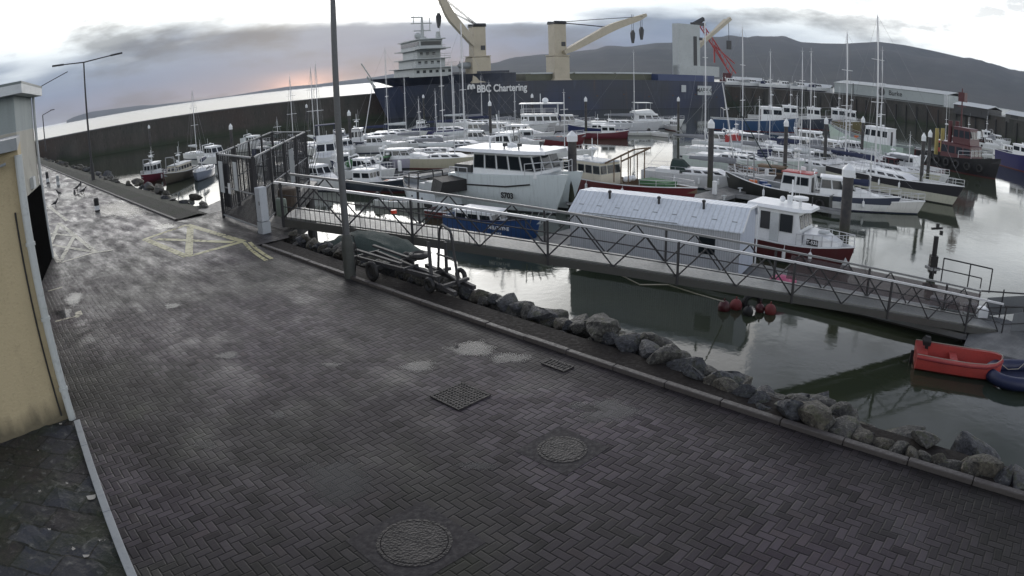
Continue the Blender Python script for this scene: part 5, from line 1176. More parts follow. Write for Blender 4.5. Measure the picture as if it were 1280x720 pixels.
# far right
cruiser(wp(1262, 197), 120, 6.5, 'white motor boat nearest the right edge beside the deep blue hull', hard=True)
openboat(wp(1245, 190), 140, 6, 'white open boat left of the motor boats at the right edge')
cruiser(wp(1248, 181), 100, 6.5, 'small white cruiser farther back near the lattice bridge', canopy=M['canvas'])
fisher(wp(1228, 176), 110, 8, 'dark trawler under the far quay near the lattice bridge', hullc=(.02, .02, .025), hx=(0, .25), mast=3.5)
fisher(wp(1283, 214), 175, 12, 'deep navy blue hulled boat cut by the right edge of the picture', hullc=(.02, .02, .10), hx=(-.2, .1), fb=2.2, rise=1.3, kind='workboat')
fisher(wp(1205, 178), 120, 8, 'rusty dark boat moored behind the red tug', hullc=(.05, .03, .03), house_c=M['offwhite'], hx=(0, .22), mast=3)
# far quay, right of the ship
for i, (px, py, L, az, hc, lab) in enumerate(((942, 163, 15, 100, (.02, .06, .14), 'blue trawler lying under the dark quay behind the masts'), (972, 158, 12, 110, (.55, .56, .56), 'white trawler under the quay, first right of the blue one'),
        (1003, 160, 11, 118, (.02, .03, .05), 'black trawler with white wheelhouse between two slim masts'), (1033, 160, 12, 115, (.5, .5, .48), 'white trawler left of the long grey shed'), (1052, 163, 9, 120, (.12, .10, .04), 'yellowish workboat near the left end of the long grey shed'))):
    fisher(wp(px, py), az, L, lab, hullc=hc, hx=(.08, .34), hh=2.6, mast=4.5, fb=1.8)
# middle distance: catamaran cluster beyond the shed
yacht(wp(775, 163), 96, 12, 'white yacht with high rails and mast standing below the second crane\'s hook', mtop=(792, 66), cover=M['canvas'], near=True, hullc=(.55, .57, .6))
cruiser(wp(812, 160), 84, 11, 'white flybridge cruiser beside the railed yacht, in front of the ship', fly=True, canopy=M['offwhite'])
openboat(wp(823, 170), 160, 5, 'white round-bowed inflatable tender in front of the flybridge cruiser', hullc=(.68, .68, .68))
openboat(wp(797, 169), 100, 6, 'low white launch between the flybridge cruiser and the railed yacht')
fisher(wp(842, 163), 170, 4.6, 'tiny white boat with a box cabin standing off right of the tender', hullc=(.5, .5, .5), hx=(-.1, .25), hh=1.3, mast=.8, gantry=False, gear=False)
fisher(wp(748, 168), -75, 9, 'navy hulled boat with white rails and deck left of the railed yacht', hullc=(.02, .03, .10), hx=(-.1, .12), hh=1.0, mast=1.4, gantry=False)
openboat(wp(720, 172), 100, 6, 'grey covered boat on the pontoon left of the navy hulled boat', cover=M['canvas'])
def ferry():
    p = wp(681, 164); L = 8.5; e = boat_empty('passenger_boat', p, 97, 'white two-deck passenger boat with roofed upper deck in front of the blue hull', None); B = 3.6
    H = Hull(L, B, 1.2, rise=.5, w0=.9, draft=.4, rake=.5, p=2.6, bulwark=.2); H.build(e, hullpaint((.5, .5, .5), (.02, .02, .03), .1), M['deck'])
    o = house(e, -L * .42, L * .28, 3.0, 1.0, 1.7, rf=.4, nside=5, nfront=3, name='saloon', roof=M['white'])
    rail(e, [(L * x, sd * 1.4, 2.8) for sd, xs in ((1, (-.42, -.2, 0, .2)), (-1, (.2, 0, -.2, -.42))) for x in xs], .8, 'upper_rail', .04)
    b = MB()
    for x in (-.4, -.05, .25):
        for sd in (-1, 1): b.tube((L * x, sd * 1.35, 2.8), (L * x, sd * 1.35, 4.4), .05, n=5)
    b.box((-L * .05, 0, 4.45), (L * .8, 3.2, .14)); b.ball((L * .02, 0, 4.9), .5, .5, .45); b.tube((-.6, 0, 4.5), (-.6, 0, 6), .05); b.build('upper_canopy', M['white'], e)
ferry()
fisher(wp(682, 182), 98, 9.2, 'red hulled fishing boat with white gear on deck, just left of the thick capped pile', hullc=(.13, .025, .03), boot=(.10, .02, .02), hx=(-.42, -.16), hh=1.5, house_c=M['offwhite'], mast=2.4, capm=M['white'], near=False)
fisher(wp(627, 192), 125, 7, 'white pilot style boat with pale green windows behind the big catamaran', hullc=(.58, .62, .62), hx=(-.05, .28), hh=2.0, mast=1.5, nside=2, win=None) if False else fisher(wp(627, 193), 125, 7, 'white pilot style boat with a square wheelhouse behind the big catamaran', hullc=(.58, .62, .62), hx=(-.05, .28), hh=2.0, mast=1.5)
yacht(wp(577, 191), 112, 10.5, 'white hulled yacht under a pale tarpaulin with the tall mast left of the first crane', hullc=(.58, .60, .60), stripe=(.04, .05, .07), mtop=(576, 30), cover=M['offwhite'], near=True)
def tarp(p, az, L, label):
    pass
yacht(wp(560, 209), 108, 10, 'old cream hulled yacht with worn wooden deck in front of the tarpaulin-covered one', hullc=(.42, .40, .31), boot=(.1, .02, .02), mast=None, cover=M['offwhite'], deck=M['cream'], lines=False, spreaders=0)
yacht(wp(548, 199), 106, 9, 'cream hulled yacht with varnished brown stripe behind the old cream one', hullc=(.45, .43, .34), stripe=(.05, .04, .03), mast=11, cover=M['canvas'], deck=M['cream'])
cruiser(wp(506, 209), 104, 8.6, 'lilac grey cabin cruiser with dark portholes and white bow, left of the cream yachts', hullc=(.36, .35, .42), tall=.75, near=True, boot=(.02, .02, .03))
fisher(wp(453, 213), -80, 6.6, 'navy workboat heaped with green nets, right of the tall lamp post', hullc=(.016, .025, .06), hx=(-.45, -.3), hh=.9, house_c=M['dark'], roof=M['green'], mast=1.6, kind='workboat', gantry=False)
for x, y in ((442, 200), (458, 201)):
    pp = at(x, y + 7, WATER + 1.1); b = MB(); b.ball((0, 0, .2), .9, .7, .5, 10, 6); o = b.build('fishing_net', M['green'], None); o.location = pp; tag(o, 'heap of green net on the navy workboat, %s of the two' % ('left one' if x < 450 else 'right one'), 'net', 'green net heaps')
def rib(p, az, label, tube, L=4.6):
    e = boat_empty('dinghy', p, az, label, None); b = MB(); B = L * .42; pts = []
    for k in range(17):
        a = math.pi * k / 16; pts.append(Vector((L * .18 + math.sin(a) * L * .32, math.cos(a) * B / 2, .35 + .15 * math.sin(a))))
    pts = [Vector((-L / 2, B / 2, .35))] + pts + [Vector((-L / 2, -B / 2, .35))]; b.sweep(pts, .25, 12); b.build('tube', tube, e, smooth=True)
    b = MB(); b.loft([[Vector((-L / 2 + .2, -B / 2 + .1, .1)), Vector((L * .3, -B / 3, .15)), Vector((L * .42, 0, .25)), Vector((L * .3, B / 3, .15)), Vector((-L / 2 + .2, B / 2 - .1, .1))], [Vector((-L / 2 + .2, -B / 2 + .1, .22)), Vector((L * .3, -B / 3, .26)), Vector((L * .42, 0, .35)), Vector((L * .3, B / 3, .26)), Vector((-L / 2 + .2, B / 2 - .1, .22))]]); b.build('floor', M['grey'], e)
    b = MB(); b.box((0, 0, .7), (.5, .6, .9)); b.build('console', M['offwhite'], e); outboard(e, -L / 2, .4); return e
rib(wp(526, 174), 165, 'bright yellow inflatable boat with white console, nose towards the camera', M['yellow'], 6)
cruiser(wp(527, 169), 170, 5.5, 'cream cabin boat directly behind the bright yellow inflatable', hullc=(.5, .5, .36))
yacht(wp(562, 171), 95, 11, 'purple blue covered yacht lying between the yellow inflatable and the first crane', hullc=(.05, .05, .14), mast=9, cover=M['navycanvas'], lines=True, deck=M['navycanvas'])
yacht(wp(497, 172), 92, 9, 'striped white yacht with low cream cover left of the yellow inflatable', mtop=(505, 98), cover=M['offwhite'], hullc=(.55, .55, .52))
yacht(wp(483, 178), 95, 11, 'white yacht with navy boom cover whose mast crosses the bright water left of the ship', mtop=(481, 62), cover=M['navycanvas'])
yacht(wp(462, 186), 95, 8, 'small white yacht with a leaning bare mast', mtop=(466, 104), mbase=455, cover=M['canvas'], lines=False, spreaders=0)
fisher(wp(448, 186), 175, 7.5, 'white fishing boat with high square wheelhouse right of the tall lamp post', hullc=(.02, .025, .05), hx=(-.1, .22), hh=2.3, mast=2.0)
cruiser(wp(409, 206), 168, 9.5, 'tall white flybridge cruiser with navy top just left of the lamp post', fly=True, canopy=M['navycanvas'], tall=1.3, boot=(.02, .02, .1))
cruiser(wp(430, 219), 165, 6, 'low white cruiser half hidden behind the tall lamp post', near=False)
for i, (px, py, L, az, lab, mt_) in enumerate(((365, 187, 8.5, 150, 'white yacht with a grey cover, leftmost bare mast behind the fence', 13.5), (389, 190, 9.5, 150, 'pinkish white yacht with twin aerials behind the end of the fence', 15.5), (396, 193, 9, 152, 'white yacht with tall pale mast touching the fence end post', 13.8),
        (345, 186, 7.5, 140, 'pale green hulled yacht behind the middle of the fence', 7))):
    yacht(wp(px, py), az, L, lab, mtop=((362, 96), (388, 85), (394, 80), (346, 150))[i], cover=(M['canvas'], M['offwhite'], M['navycanvas'], M['greencanvas'])[i], hullc=((.6, .6, .6), (.55, .5, .52), (.6, .62, .6), (.4, .5, .42))[i])
cruiser(wp(320, 186), 118, 7, 'white cabin boat behind the fence, right of the hard-topped cruiser', canopy=M['offwhite'])
openboat(wp(300, 190), 112, 5, 'small white open boat by the walkway behind the fence'); openboat(wp(345, 196), 110, 5, 'small open boat with grey cover by the walkway behind the fence', cover=M['canvas'])
cruiser(wp(270, 204), 130, 8, 'white cruiser with rounded hard top, seen left of the fence', tall=1.15, canopy=None)
yacht(wp(246, 198), 128, 7.5, 'white yacht with a thin mast behind the maroon boat and the beige boat', mtop=(240, 113), cover=M['offwhite'])
fisher(wp(196, 225), 182, 6.8, 'maroon fishing boat with white wheelhouse, leftmost boat in the harbour', hullc=(.13, .018, .035), boot=(.10, .015, .02), hx=(-.05, .28), hh=1.8, mast=1.5, capm=M['white'], near=True)
fisher(wp(225, 224), 178, 7.6, 'old beige cabined boat with a row of square windows beside the maroon one', hullc=(.10, .09, .07), boot=(.03, .02, .02), house_c=M['cream'], hx=(-.3, .25), hh=1.4, nside=5, mast=2, roof=M['offwhite'])
yacht(wp(255, 221), 165, 8, 'yacht under blue grey covers left of the gate fence', hullc=(.2, .23, .3), cover=M['navycanvas'], mast=4, lines=False, spreaders=0, deck=M['canvas'])
cruiser(wp(372, 216), 150, 7.5, 'white cruiser seen through the fence bars, nearer the gangway', near=False)
openboat(wp(392, 223), 120, 5, 'white open boat with clutter between the fence and the lamp post'); cruiser(wp(402, 236), 130, 6.5, 'white cabin boat nearest the gangway left of the lamp post')
fisher(wp(480, 238), 118, 7, 'dark hulled boat under the life ring post, behind the gangway', hullc=(.02, .03, .045), hx=(-.4, -.1), hh=1.3, mast=1.2, gantry=False)
openboat(wp(505, 258), 120, 4.6, 'small pale boat under the gangway rail left of the blue hull'); openboat(wp(575, 272), 118, 4.6, 'maroon open boat just above the bright blue hull', hullc=(.12, .02, .02))
for i, (px, py, mt_, lab) in enumerate(((600, 160, 10.5, 'white yacht with slim mast just right of the first crane foot'), (611, 163, 11, 'white yacht whose mast crosses the ship\'s white lettering'), (580, 159, 8, 'low white motor sailer under the first crane'), (643, 166, 8, 'small yacht with short mast under the end of the lettering'))):
    yacht(wp(px, py), 92 + i * 4, 9.5, lab, mtop=((601, 97), (611, 104), (580, 125), (643, 115))[i], cover=(M['canvas'], M['navycanvas'], M['offwhite'], M['canvas'])[i])
for i, (px, py, az, lab) in enumerate(((630, 172, 100, 'white motor boat with canvas top left of the passenger boat'), (655, 176, 104, 'grey topped motor boat in front of the passenger boat'), (600, 172, 98, 'low white cruiser between the tarpaulin-covered yacht and the ship'), (712, 160, 90, 'low white cruiser right of the passenger boat'))):
    cruiser(wp(px, py), az, 7.5, lab, canopy=(M['canvas'], M['grey'], None, M['navycanvas'])[i])
yacht(wp(700, 197), 130, 8, 'white yacht hidden behind the thick capped pile', mast=7, cover=M['canvas'], lines=False)

# ------------------------------------------------------------------ red workboat and navy tender in the foreground water
def red_boat():
    A, B_ = at(1150, 474, WATER), at(1246, 476, WATER); d = B_ - A; L = 3.35; az = math.degrees(math.atan2(d.x, d.y)); p = (at(1150, 455, WATER) + at(1246, 474, WATER)) / 2 + Vector((0, .2, 0)); d = at(1246, 470, WATER) - at(1150, 455, WATER)
    az = math.degrees(math.atan2(d.x, d.y))
    e = boat_empty('dinghy', p, az, 'bright red plastic workboat with an outboard motor floating below the gangway', None); B = 1.6
    red = paint('red plastic hull', (.42, .055, .045), .55, var=.6, scale=1.8, dirt=(.16, .05, .045))
    def ring(x, w, z0, z1, t=.26): return x, w, z0, z1, t
    st = [(-L / 2, .80, .10), (-L * .2, .84, .08), (L * .1, .84, .08), (L * .30, .80, .11), (L * .42, .66, .16), (L * .485, .44, .21), (L * .515, .22, .24)]
    b = MB(); rr = []
    for x, w, r in st: rr.append([Vector((x, -w * 1.0, .46 + r)), Vector((x, -w * 1.03, .36 + r)), Vector((x, -w * .96, .12)), Vector((x, -w * .6, -.08)), Vector((x, w * .6, -.08)), Vector((x, w * .96, .12)), Vector((x, w * 1.03, .36 + r)), Vector((x, w, .46 + r)),
            Vector((x, w - min(.2, w * .6), .48 + r)), Vector((x, w - min(.26, w * .75), .14)), Vector((x, -w + min(.26, w * .75), .14)), Vector((x, -w + min(.2, w * .6), .48 + r))])
    b.loft(rr); b.build('hull', red, e, smooth=True)
    b = MB(); P = [Vector((x, -w - .03, .42 + r)) for x, w, r in st]; b.path(P + [Vector((v.x, -v.y, v.z)) for v in reversed(P)], .035, n=6); b.build('rubbing_strake', paint('dark red rubber', (.22, .02, .025), .6), e)
    b = MB(); P = [Vector((x, -w + .1, .52 + r)) for x, w, r in st]; b.path(P + [Vector((v.x, -v.y, v.z)) for v in reversed(P)], .014, n=5); b.build('grab_line', M['rope'], e)
    b = MB(); b.box((-L * .44, 0, .38), (.42, 1.1, .44)); b.build('stern_box', red, e); b = MB(); b.box((-L * .05, 0, .36), (.3, 1.1, .06)); b.build('thwart', red, e)
    outboard(e, -L / 2 + .45, .62, M['black'], .8); b = MB(); b.box((-L * .40, .2, .70), (.1, .1, .1)); b.build('fuel_cap', M['white'], e)
    b = MB(); b.box((-L * .5 - .12, .0, .1), (.12, .1, .7)); b.build('outboard_leg', M['black'], e)
    b = MB(); b.path([(L * .5, 0, .5), (L * .62, .05, .28), (L * .76, .2, .30), (L * .86, .5, .5)], .016, n=5); b.build('painter', M['rope'], e)
red_boat()
def navy_tender():
    p = at(1283, 478, WATER); e = boat_empty('dinghy', p, 105, 'dark navy inflatable tender at the right edge, tied to the red workboat', None); L, B = 3.4, 1.6; pts = []
    for k in range(13):
        a = math.pi * k / 12; pts.append(Vector((-L * .2 - math.sin(a) * L * .3, math.cos(a) * B / 2, .28)))
    b = MB(); b.sweep([Vector((L / 2, B / 2, .28))] + pts + [Vector((L / 2, -B / 2, .28))], .24, 12); b.build('tube', M['navy'], e, smooth=True)
    b = MB(); b.box((.1, 0, .12), (L * .8, B * .8, .08)); b.build('floor', M['navycanvas'], e)
navy_tender()

# more of the fleet
for i, (k, px, py, az, L, lab) in enumerate((
    ('c', 925, 186, 120, 8, 'white motor boat between the pale green yacht and the quay, left part of the row'), ('y', 988, 190, 125, 9, 'white yacht with blue cover right behind the central black pile'), ('c', 1003, 196, 128, 7.5, 'low white cruiser with grey canopy behind the central pile'),
    ('c', 1035, 214, 135, 7, 'small white cruiser in front of the big raked cruiser'), ('y', 1052, 217, 140, 8.5, 'white yacht with grey cover beside the tallest mast'), ('c', 1068, 200, 150, 7, 'white cruiser between the pale green vessel and the tallest mast'),
    ('c', 900, 186, 115, 7, 'white motor boat whose stern faces the ship\'s white block'), ('y', 940, 204, 125, 8.5, 'white yacht under a navy cover between two pale yachts'), ('f', 915, 180, 100, 6.5, 'small dark fishing boat under the quay left of the blue trawler'),
    ('c', 475, 190, 100, 7, 'white cruiser left of the life ring post'), ('c', 435, 195, 160, 6, 'small white cruiser in front of the fishing boat with the square wheelhouse'), ('y', 520, 187, 104, 8, 'white yacht with flat cover just below the yellow inflatable'),
    ('c', 600, 183, 100, 6.5, 'small white cruiser above the pilot style boat'), ('c', 645, 186, 110, 6.5, 'white cabin boat left of the red hulled fishing boat'), ('y', 540, 181, 98, 9, 'navy covered yacht between the yellow inflatable and the tarpaulin-covered yacht'),
    ('c', 460, 224, 120, 6, 'white cabin boat in front of the navy workboat'), ('c', 425, 183, 165, 7, 'white boat hidden by the lamp post beyond the flybridge cruiser'), ('f', 757, 173, 96, 6, 'small maroon boat left of the railed yacht'),
    ('c', 1238, 186, 130, 5.5, 'tiny white boat left of the small cruisers at the right edge'), ('o', 1225, 196, 120, 4.5, 'white dinghy alone on the water right of the tug'), ('c', 332, 206, 140, 6.5, 'white cabin boat seen through the middle of the fence'), ('o', 350, 214, 130, 4.6, 'grey open boat seen through the fence bars'))):
    if k == 'c': cruiser(wp(px, py), az, L, lab, canopy=(None, M['canvas'], M['navycanvas'])[i % 3], tall=(.9, 1.0, 1.1)[i % 3], boot=(.02, .03, .07))
    elif k == 'y': yacht(wp(px, py), az, L, lab, mast=L * .8, cover=(M['navycanvas'], M['canvas'])[i % 2], hullc=(.6, .62, .62))
    elif k == 'f': fisher(wp(px, py), az, L, lab, hullc=((.03, .03, .04), (.11, .02, .03))[i % 2], hx=(-.1, .25), hh=1.4, mast=1.6, gantry=False)
    else: openboat(wp(px, py), az, L, lab)
# boats laid up on the far quay
for i, (az_a, d_, rz_, L, lab) in enumerate(((18.9, 229, 100, 8, 'white boat laid up ashore on the far quay, first right of the red crane'), (20.6, 231, 70, 9, 'white cruiser laid up ashore, second right of the red crane'), (22.1, 230, 110, 7.5, 'white boat laid up ashore, third right of the red crane'), (23.4, 231, 80, 9, 'white boat laid up ashore with a navy canopy, fourth right of the red crane'),
        (24.8, 230, 100, 8, 'white boat laid up ashore, fifth right of the red crane'), (26.2, 230, 75, 8, 'white boat laid up ashore against the left end of the long grey shed'))):
    o = cruiser(polar(az_a, d_), rz_, L, lab, canopy=(None, M['grey'], M['navycanvas'])[i % 3]); o.location.z = 1.5
    b = MB()
    for x in (-L * .3, 0, L * .25): b.box((x, 0, -.35), (.3, 2.0, .5))
    b.build('cradle', M['steel'], o)
# ------------------------------------------------------------------ pontoons
PZ = -4.4
def pontoon(n0, n1, s0, s1, label, name='pontoon'):
    e = empty(name, ns((n0 + n1) / 2, (s0 + s1) / 2, WATER), R(45), label, 'pontoon', 'pontoons and walkways of the marina')
    L, Wd = n1 - n0, s1 - s0          # local x along n, local y along s
    b = MB(); b.box((0, 0, .44), (L, Wd, .09)); b.build('deck', DECKM, e)
    b = MB(); b.box((0, Wd / 2 - .04, .36), (L + .01, .13, .22)); b.box((0, -Wd / 2 + .04, .36), (L + .01, .13, .22)); b.box((L / 2 - .04, 0, .36), (.13, Wd - .2, .22)); b.box((-L / 2 + .04, 0, .36), (.13, Wd - .2, .22)); b.build('whaler', M['galv'], e)
    b = MB(); k = -L / 2 + 1.2
    while k < L / 2 - .6: b.box((k, 0, .02), (1.4, Wd - .3, .56)); k += 2.9
    k = 0; b.build('float', M['darkconcrete'], e); return e
def deck_mat():
    mt, tree, b = _mat('grey decking'); t = T(tree); o = t.obj(); n1 = t.noise(o, 1.5, 5); s = t.sep(o)
    g = t.m('LESS_THAN', t.m('FRACT', t.m('MULTIPLY', s[0], 6.5)), .1)
    c = t.mix(t.rng(n1, .4, .65), (.11, .115, .115), (.19, .195, .19)); c = t.mix(g, c, (.04, .04, .04)); t.set(b.inputs['Base Color'], c); b.inputs['Roughness'].default_value = .6; return mt
DECKM = deck_mat()
pontoon(24.6, 29.0, -14, 1.5, 'square pontoon at the foot of the gangway, right edge of the picture')
pontoon(25.9, 29.0, 1.6, 21.6, 'main pontoon carrying the pale blue shed behind the gangway')
pontoon(24.6, 112, 21.65, 23.9, 'long grey walkway running out from behind the shed between the boats')
pontoon(31.0, 60, 47.2, 49.2, 'long walkway with the life ring post, between the middle rows of boats')
pontoon(38, 108, 87.5, 89.5, 'farthest long walkway, behind the gate fence')
for i, (n0, s0, s1, lab) in enumerate(((40.5, 24, 32, 'short finger pontoon beside the burgundy fishing boat'), (56, 12, 21.6, 'short finger pontoon beside the cream hulled yacht row'), (68.5, 12.5, 21.6, 'short finger pontoon beside the sports cruiser'), (45.2, 13, 21.6, 'short finger pontoon beside the dark fishing boat'), (53.5, 24, 33, 'short finger pontoon beside the pale green yacht'), (33.0, 14.5, 21.6, 'short finger pontoon behind the T-535 boat'))):
    pontoon(n0, n0 + .9, s0, s1, lab, 'finger_pontoon')
for px, py in ((893, 243), (958, 226), (1012, 214), (500, 214), (560, 200), (322, 188), (1040, 205)):
    p = at(px, py, PZ); e = empty('service_pedestal', p, R(45), 'white service pedestal standing on a walkway between the boats' if px != 893 else 'nearest white service pedestal, beside the black pile', 'pedestal', 'service pedestals')
    b = MB(); b.box((0, 0, .5), (.26, .30, 1.0)); b.build('body', M['white'], e, bevel=.03); b = MB(); b.box((.14, 0, .72), (.02, .2, .25)); b.build('socket_panel', M['grey'], e)
for px, py in ((925, 240), (905, 250), (1000, 218)):
    p = at(px, py, PZ + .0); b = MB(); b.tube((0, 0, 0), (0, 0, .35), .07, n=8); b.tube((-.18, 0, .3), (.18, 0, .3), .05, n=6); o = b.build('mooring_bollard', M['offwhite']); o.location = p; tag(o, 'small pale mooring bollard on the edge of the walkway beyond the shed', 'bollard', 'mooring bollards on the walkway')

# ------------------------------------------------------------------ piles
def pile(px, py, label, r=.27, base=None, top=.75, group='capped piles holding the walkways', cap=True, mat=None):
    if base: p = at(*base, WATER); top = height_at(p, px, py)
    else: p = at(px, py, top)
    e = empty('pile', (p.x, p.y, WATER), 0, label, 'pile', group)
    b = MB(); b.tube((0, 0, -3), (0, 0, top - WATER - .55), r, n=18); b.build('shaft', mat or PILEM, e, smooth=True)
    if cap: b = MB(); b.lathe((0, 0, top - WATER - .57), [(r * 1.25, 0), (r * 1.25, .38), (r * .9, .50), (.03, .72)], 18); b.build('cap', M['white'], e)
    b = MB(); b.box((0, 0, .48), (r * 2 + .35, r * 2 + .35, .14)); b.build('guide_frame', M['galv'], e); return e
def pile_mat():
    mt, tree, b = _mat('pile steel'); t = T(tree); p = t.pos(); z = t.sep(p)[2]; n1 = t.noise(p, 2.5, 5)
    c = t.mix(t.rng(n1, .4, .65), (.028, .028, .032), (.06, .055, .052)); c = t.mix(t.rng(t.m('ADD', z, n1), -2.2, -3.2), c, (.030, .034, .016)); t.set(b.inputs['Base Color'], c); b.inputs['Roughness'].default_value = .6; return mt
PILEM = pile_mat()
pile(718, 166, 'thick dark pile with white cone cap, at the left end of the shed', r=.29, base=(716, 262))
pile(1066, 208, 'thickest capped pile, right of the T-535 boat', r=.30, base=(1052, 323))
pile(892, 151, 'slim black pile with a round white cap beyond the shed roof', r=.22, base=(887, 243))
for px, py, lab in ((983, 150, 'black capped pile in the middle of the right hand yachts'), (1033, 148, 'capped pile just left of the tallest right hand mast'), (1155, 168, 'capped pile, left one of the pair beside the red tug'), (1163, 164, 'capped pile, right one of the pair beside the red tug'), (436, 139, 'capped pile right of the tall lamp post'), (383, 131, 'far capped pile against the pier left of the tall lamp post'),
        (288, 156, 'capped pile above the front of the gate fence'), (186, 157, 'lone capped pile at the far left against the pier'), (529, 119, 'capped pile against the ship\'s dark bow'), (612, 127, 'capped pile under the ship\'s lettering'), (665, 118, 'tiny capped pile right of the lettering, above the passenger boat'), (732, 122, 'capped pile against the blue hull between the cranes'), (848, 122, 'capped pile against the stern of the ship'), (1079, 147, 'tiny capped pile below the long grey shed')):
    pile(px, py, lab, r=.18)
pile(1171, 282, 'black post with short cross arms standing alone in the open water', r=.14, base=(1164, 346), cap=False, mat=M['black'], group=None)
p = at(1164, 346, WATER); zt = height_at(p, 1171, 282); e = empty('navigation_marker', (p.x, p.y, zt - .3), R(-20), 'short crossed arms and lamp on top of the lone black post', 'marker')
b = MB(); b.beam((-.35, 0, .12), (.3, 0, .2), .1, .1); b.box((.25, 0, -.05), (.16, .16, .22)); b.box((0, 0, .3), (.16, .16, .2)); b.build('arms', M['black'], e); b = MB(); b.box((0, 0, -1.7), (.42, .42, .9)); b.box((-.05, .02, -2.7), (.36, .36, .6)); b.build('clamp', M['black'], e)
for px, lab in ((1169, 'left'), (1176, 'right')):
    p = at(px, 205, WATER); zt = height_at(p, px, 160); b = MB(); b.tube((0, 0, -1), (0, 0, zt - WATER), .28, n=12); o = b.build('timber_post', M['ochre']); o.location = (p.x, p.y, WATER); tag(o, 'yellow painted timber post beside the red tug, %s one of the pair' % lab, 'post', 'yellow posts beside the tug')
def ring_post():
    p = at(476, 229, PZ); zt = height_at(p, 476, 193); e = empty('life_ring_post', p, R(-8), 'white life ring on a slim post standing on the middle walkway', 'life ring'); h = zt - PZ
    b = MB(); b.tube((0, 0, 0), (0, 0, h), .06, n=8); b.build('post', M['white'], e); b = MB(); b.torus((0, -.1, h - .35), .30, .085, 'Y', 22, 8); b.build('ring', M['white'], e)
ring_post()

# ------------------------------------------------------------------ shed on the pontoon
def shed2():
    FR, FL = at(922, 349, PZ), at(713, 317, PZ); d = (FL - FR).normalized(); L = (FL - FR).length; nI = Vector((d.y, -d.x, 0))
    if nI.dot(Vector((0, 1, 0))) < 0: nI = -nI
    he = height_at(FR, 924, 290) - PZ; dep = 2.7; rt = FR + nI * 1.15; hr = height_at((rt.x, rt.y), 936, 261) - PZ
    e = empty('boat_shed', FR, math.atan2(d.y, d.x), 'pale blue ribbed metal shed with chamfered roof standing on the main pontoon behind the gangway', 'shed')
    sg = 1 if Vector((-d.y, d.x, 0)).dot(nI) > 0 else -1
    prof = [(0, .06), (0, he), (1.15, hr), (dep - .25, hr - .06), (dep, hr - .5), (dep, .06)]
    def P(x, k, off=0): return Vector((x, sg * prof[k][0], prof[k][1] + off))
    wm = ribbed('shed wall sheet', (.47, .49, .52), 0, 9); rm = ribbed('shed roof sheet', (.66, .71, .77), 0, 4.2, soft=True); gm_ = ribbed('shed gable sheet', (.50, .55, .64), 1, 8)
    b = MB(); b.loft([[P(0, 0), P(0, 1)], [P(L, 0), P(L, 1)]], closed=False, caps=(False, False)); b.loft([[P(0, 5), P(0, 4)], [P(L, 5), P(L, 4)]], closed=False, caps=(False, False)); b.build('wall', wm, e)
    for x, nm in ((0.002, 0), (L - .002, 1)): b = MB(); b.add([P(x, k) for k in range(6)], [tuple(range(6))]); b.build('gable', gm_, e)
    b = MB(); r = []
    for x in (-.10, L + .10): r.append([Vector((x, -sg * .06, he - .02)), P(x, 2, .03), P(x, 3, .03), Vector((x, sg * (dep + .06), hr - .5)), Vector((x, sg * (dep + .06), hr - .55)), P(x, 3, -.02), P(x, 2, -.02), Vector((x, -sg * .06, he - .07))])
    b.loft(r); b.build('roof', rm, e)
    b = MB(); b.beam(P(-.11, 1), P(-.11, 2), .05, .10); b.beam(P(-.11, 2), P(-.11, 3), .05, .10); b.beam(P(-.11, 3), P(-.11, 4), .05, .1); b.beam(P(-.11, 4), P(-.11, 5), .05, .1); b.build('trim', M['white'], e)
    b = MB(); b.box((L * .18, -sg * .015, he * .62), (.75, .05, .75)); b.build('window', M['glass'], e)
    for x, k in ((L * .80, .3), (L * .50, .25), (L * .24, .32)): v = P(x, 1).lerp(P(x, 2), .75); b = MB(); b.tube(v, v + Vector((0, 0, k)), .06, n=8); b.lathe(v + Vector((0, 0, k)), [(.09, 0), (.09, .08), (.02, .12)], 10); b.build('vent', M['steel'], e)
    b = MB(); b.tube(P(L * .35, 1, .03) + Vector((0, -sg * .06, 0)), P(L * .92, 1, .03) + Vector((0, -sg * .06, 0)), .02, n=5)
    for k in range(9): b.box(P(.4 + k * (L - .8) / 8, 1).lerp(P(.4 + k * (L - .8) / 8, 2), .35) + Vector((0, 0, .03)), (.24, .03, .03))
    b.build('roof_fixing', M['grey'], e)
def ribbed(name, c, axis, freq, soft=False):
    mt, tree, b = _mat(name); t = T(tree); o = t.obj(); s = t.sep(o); v = s[axis]; w = t.n.new('ShaderNodeMath'); w.operation = 'SINE'; t.l.new(t.m('MULTIPLY', v, freq * 6.283), w.inputs[0])
    h = t.rng(w.outputs[0], .5, .95); mpn = t.n.new('ShaderNodeMapping'); mpn.inputs['Scale'].default_value = (4, 4, .5); t.l.new(o, mpn.inputs[0]); n1 = t.noise(mpn.outputs[0], 1.6, 5); n2 = t.noise(o, .8, 4)
    cc = t.mix(t.rng(n1, .48, .75, 0, .5), c, tuple(x * .62 for x in c)); cc = t.mix(t.rng(n2, .5, .7, 0, .45), cc, tuple(x * 1.15 for x in c)); cc = t.mix(t.m('MULTIPLY', h, .3 if soft else .5), cc, tuple(x * .5 for x in c))
    t.set(b.inputs['Base Color'], cc); b.inputs['Roughness'].default_value = .45; t.set(b.inputs['Normal'], t.bump(h, .8, .02)); return mt
shed2()
M['buoyred'] = paint('scuffed red buoy', (.20, .035, .035), .6, var=.7, scale=6)
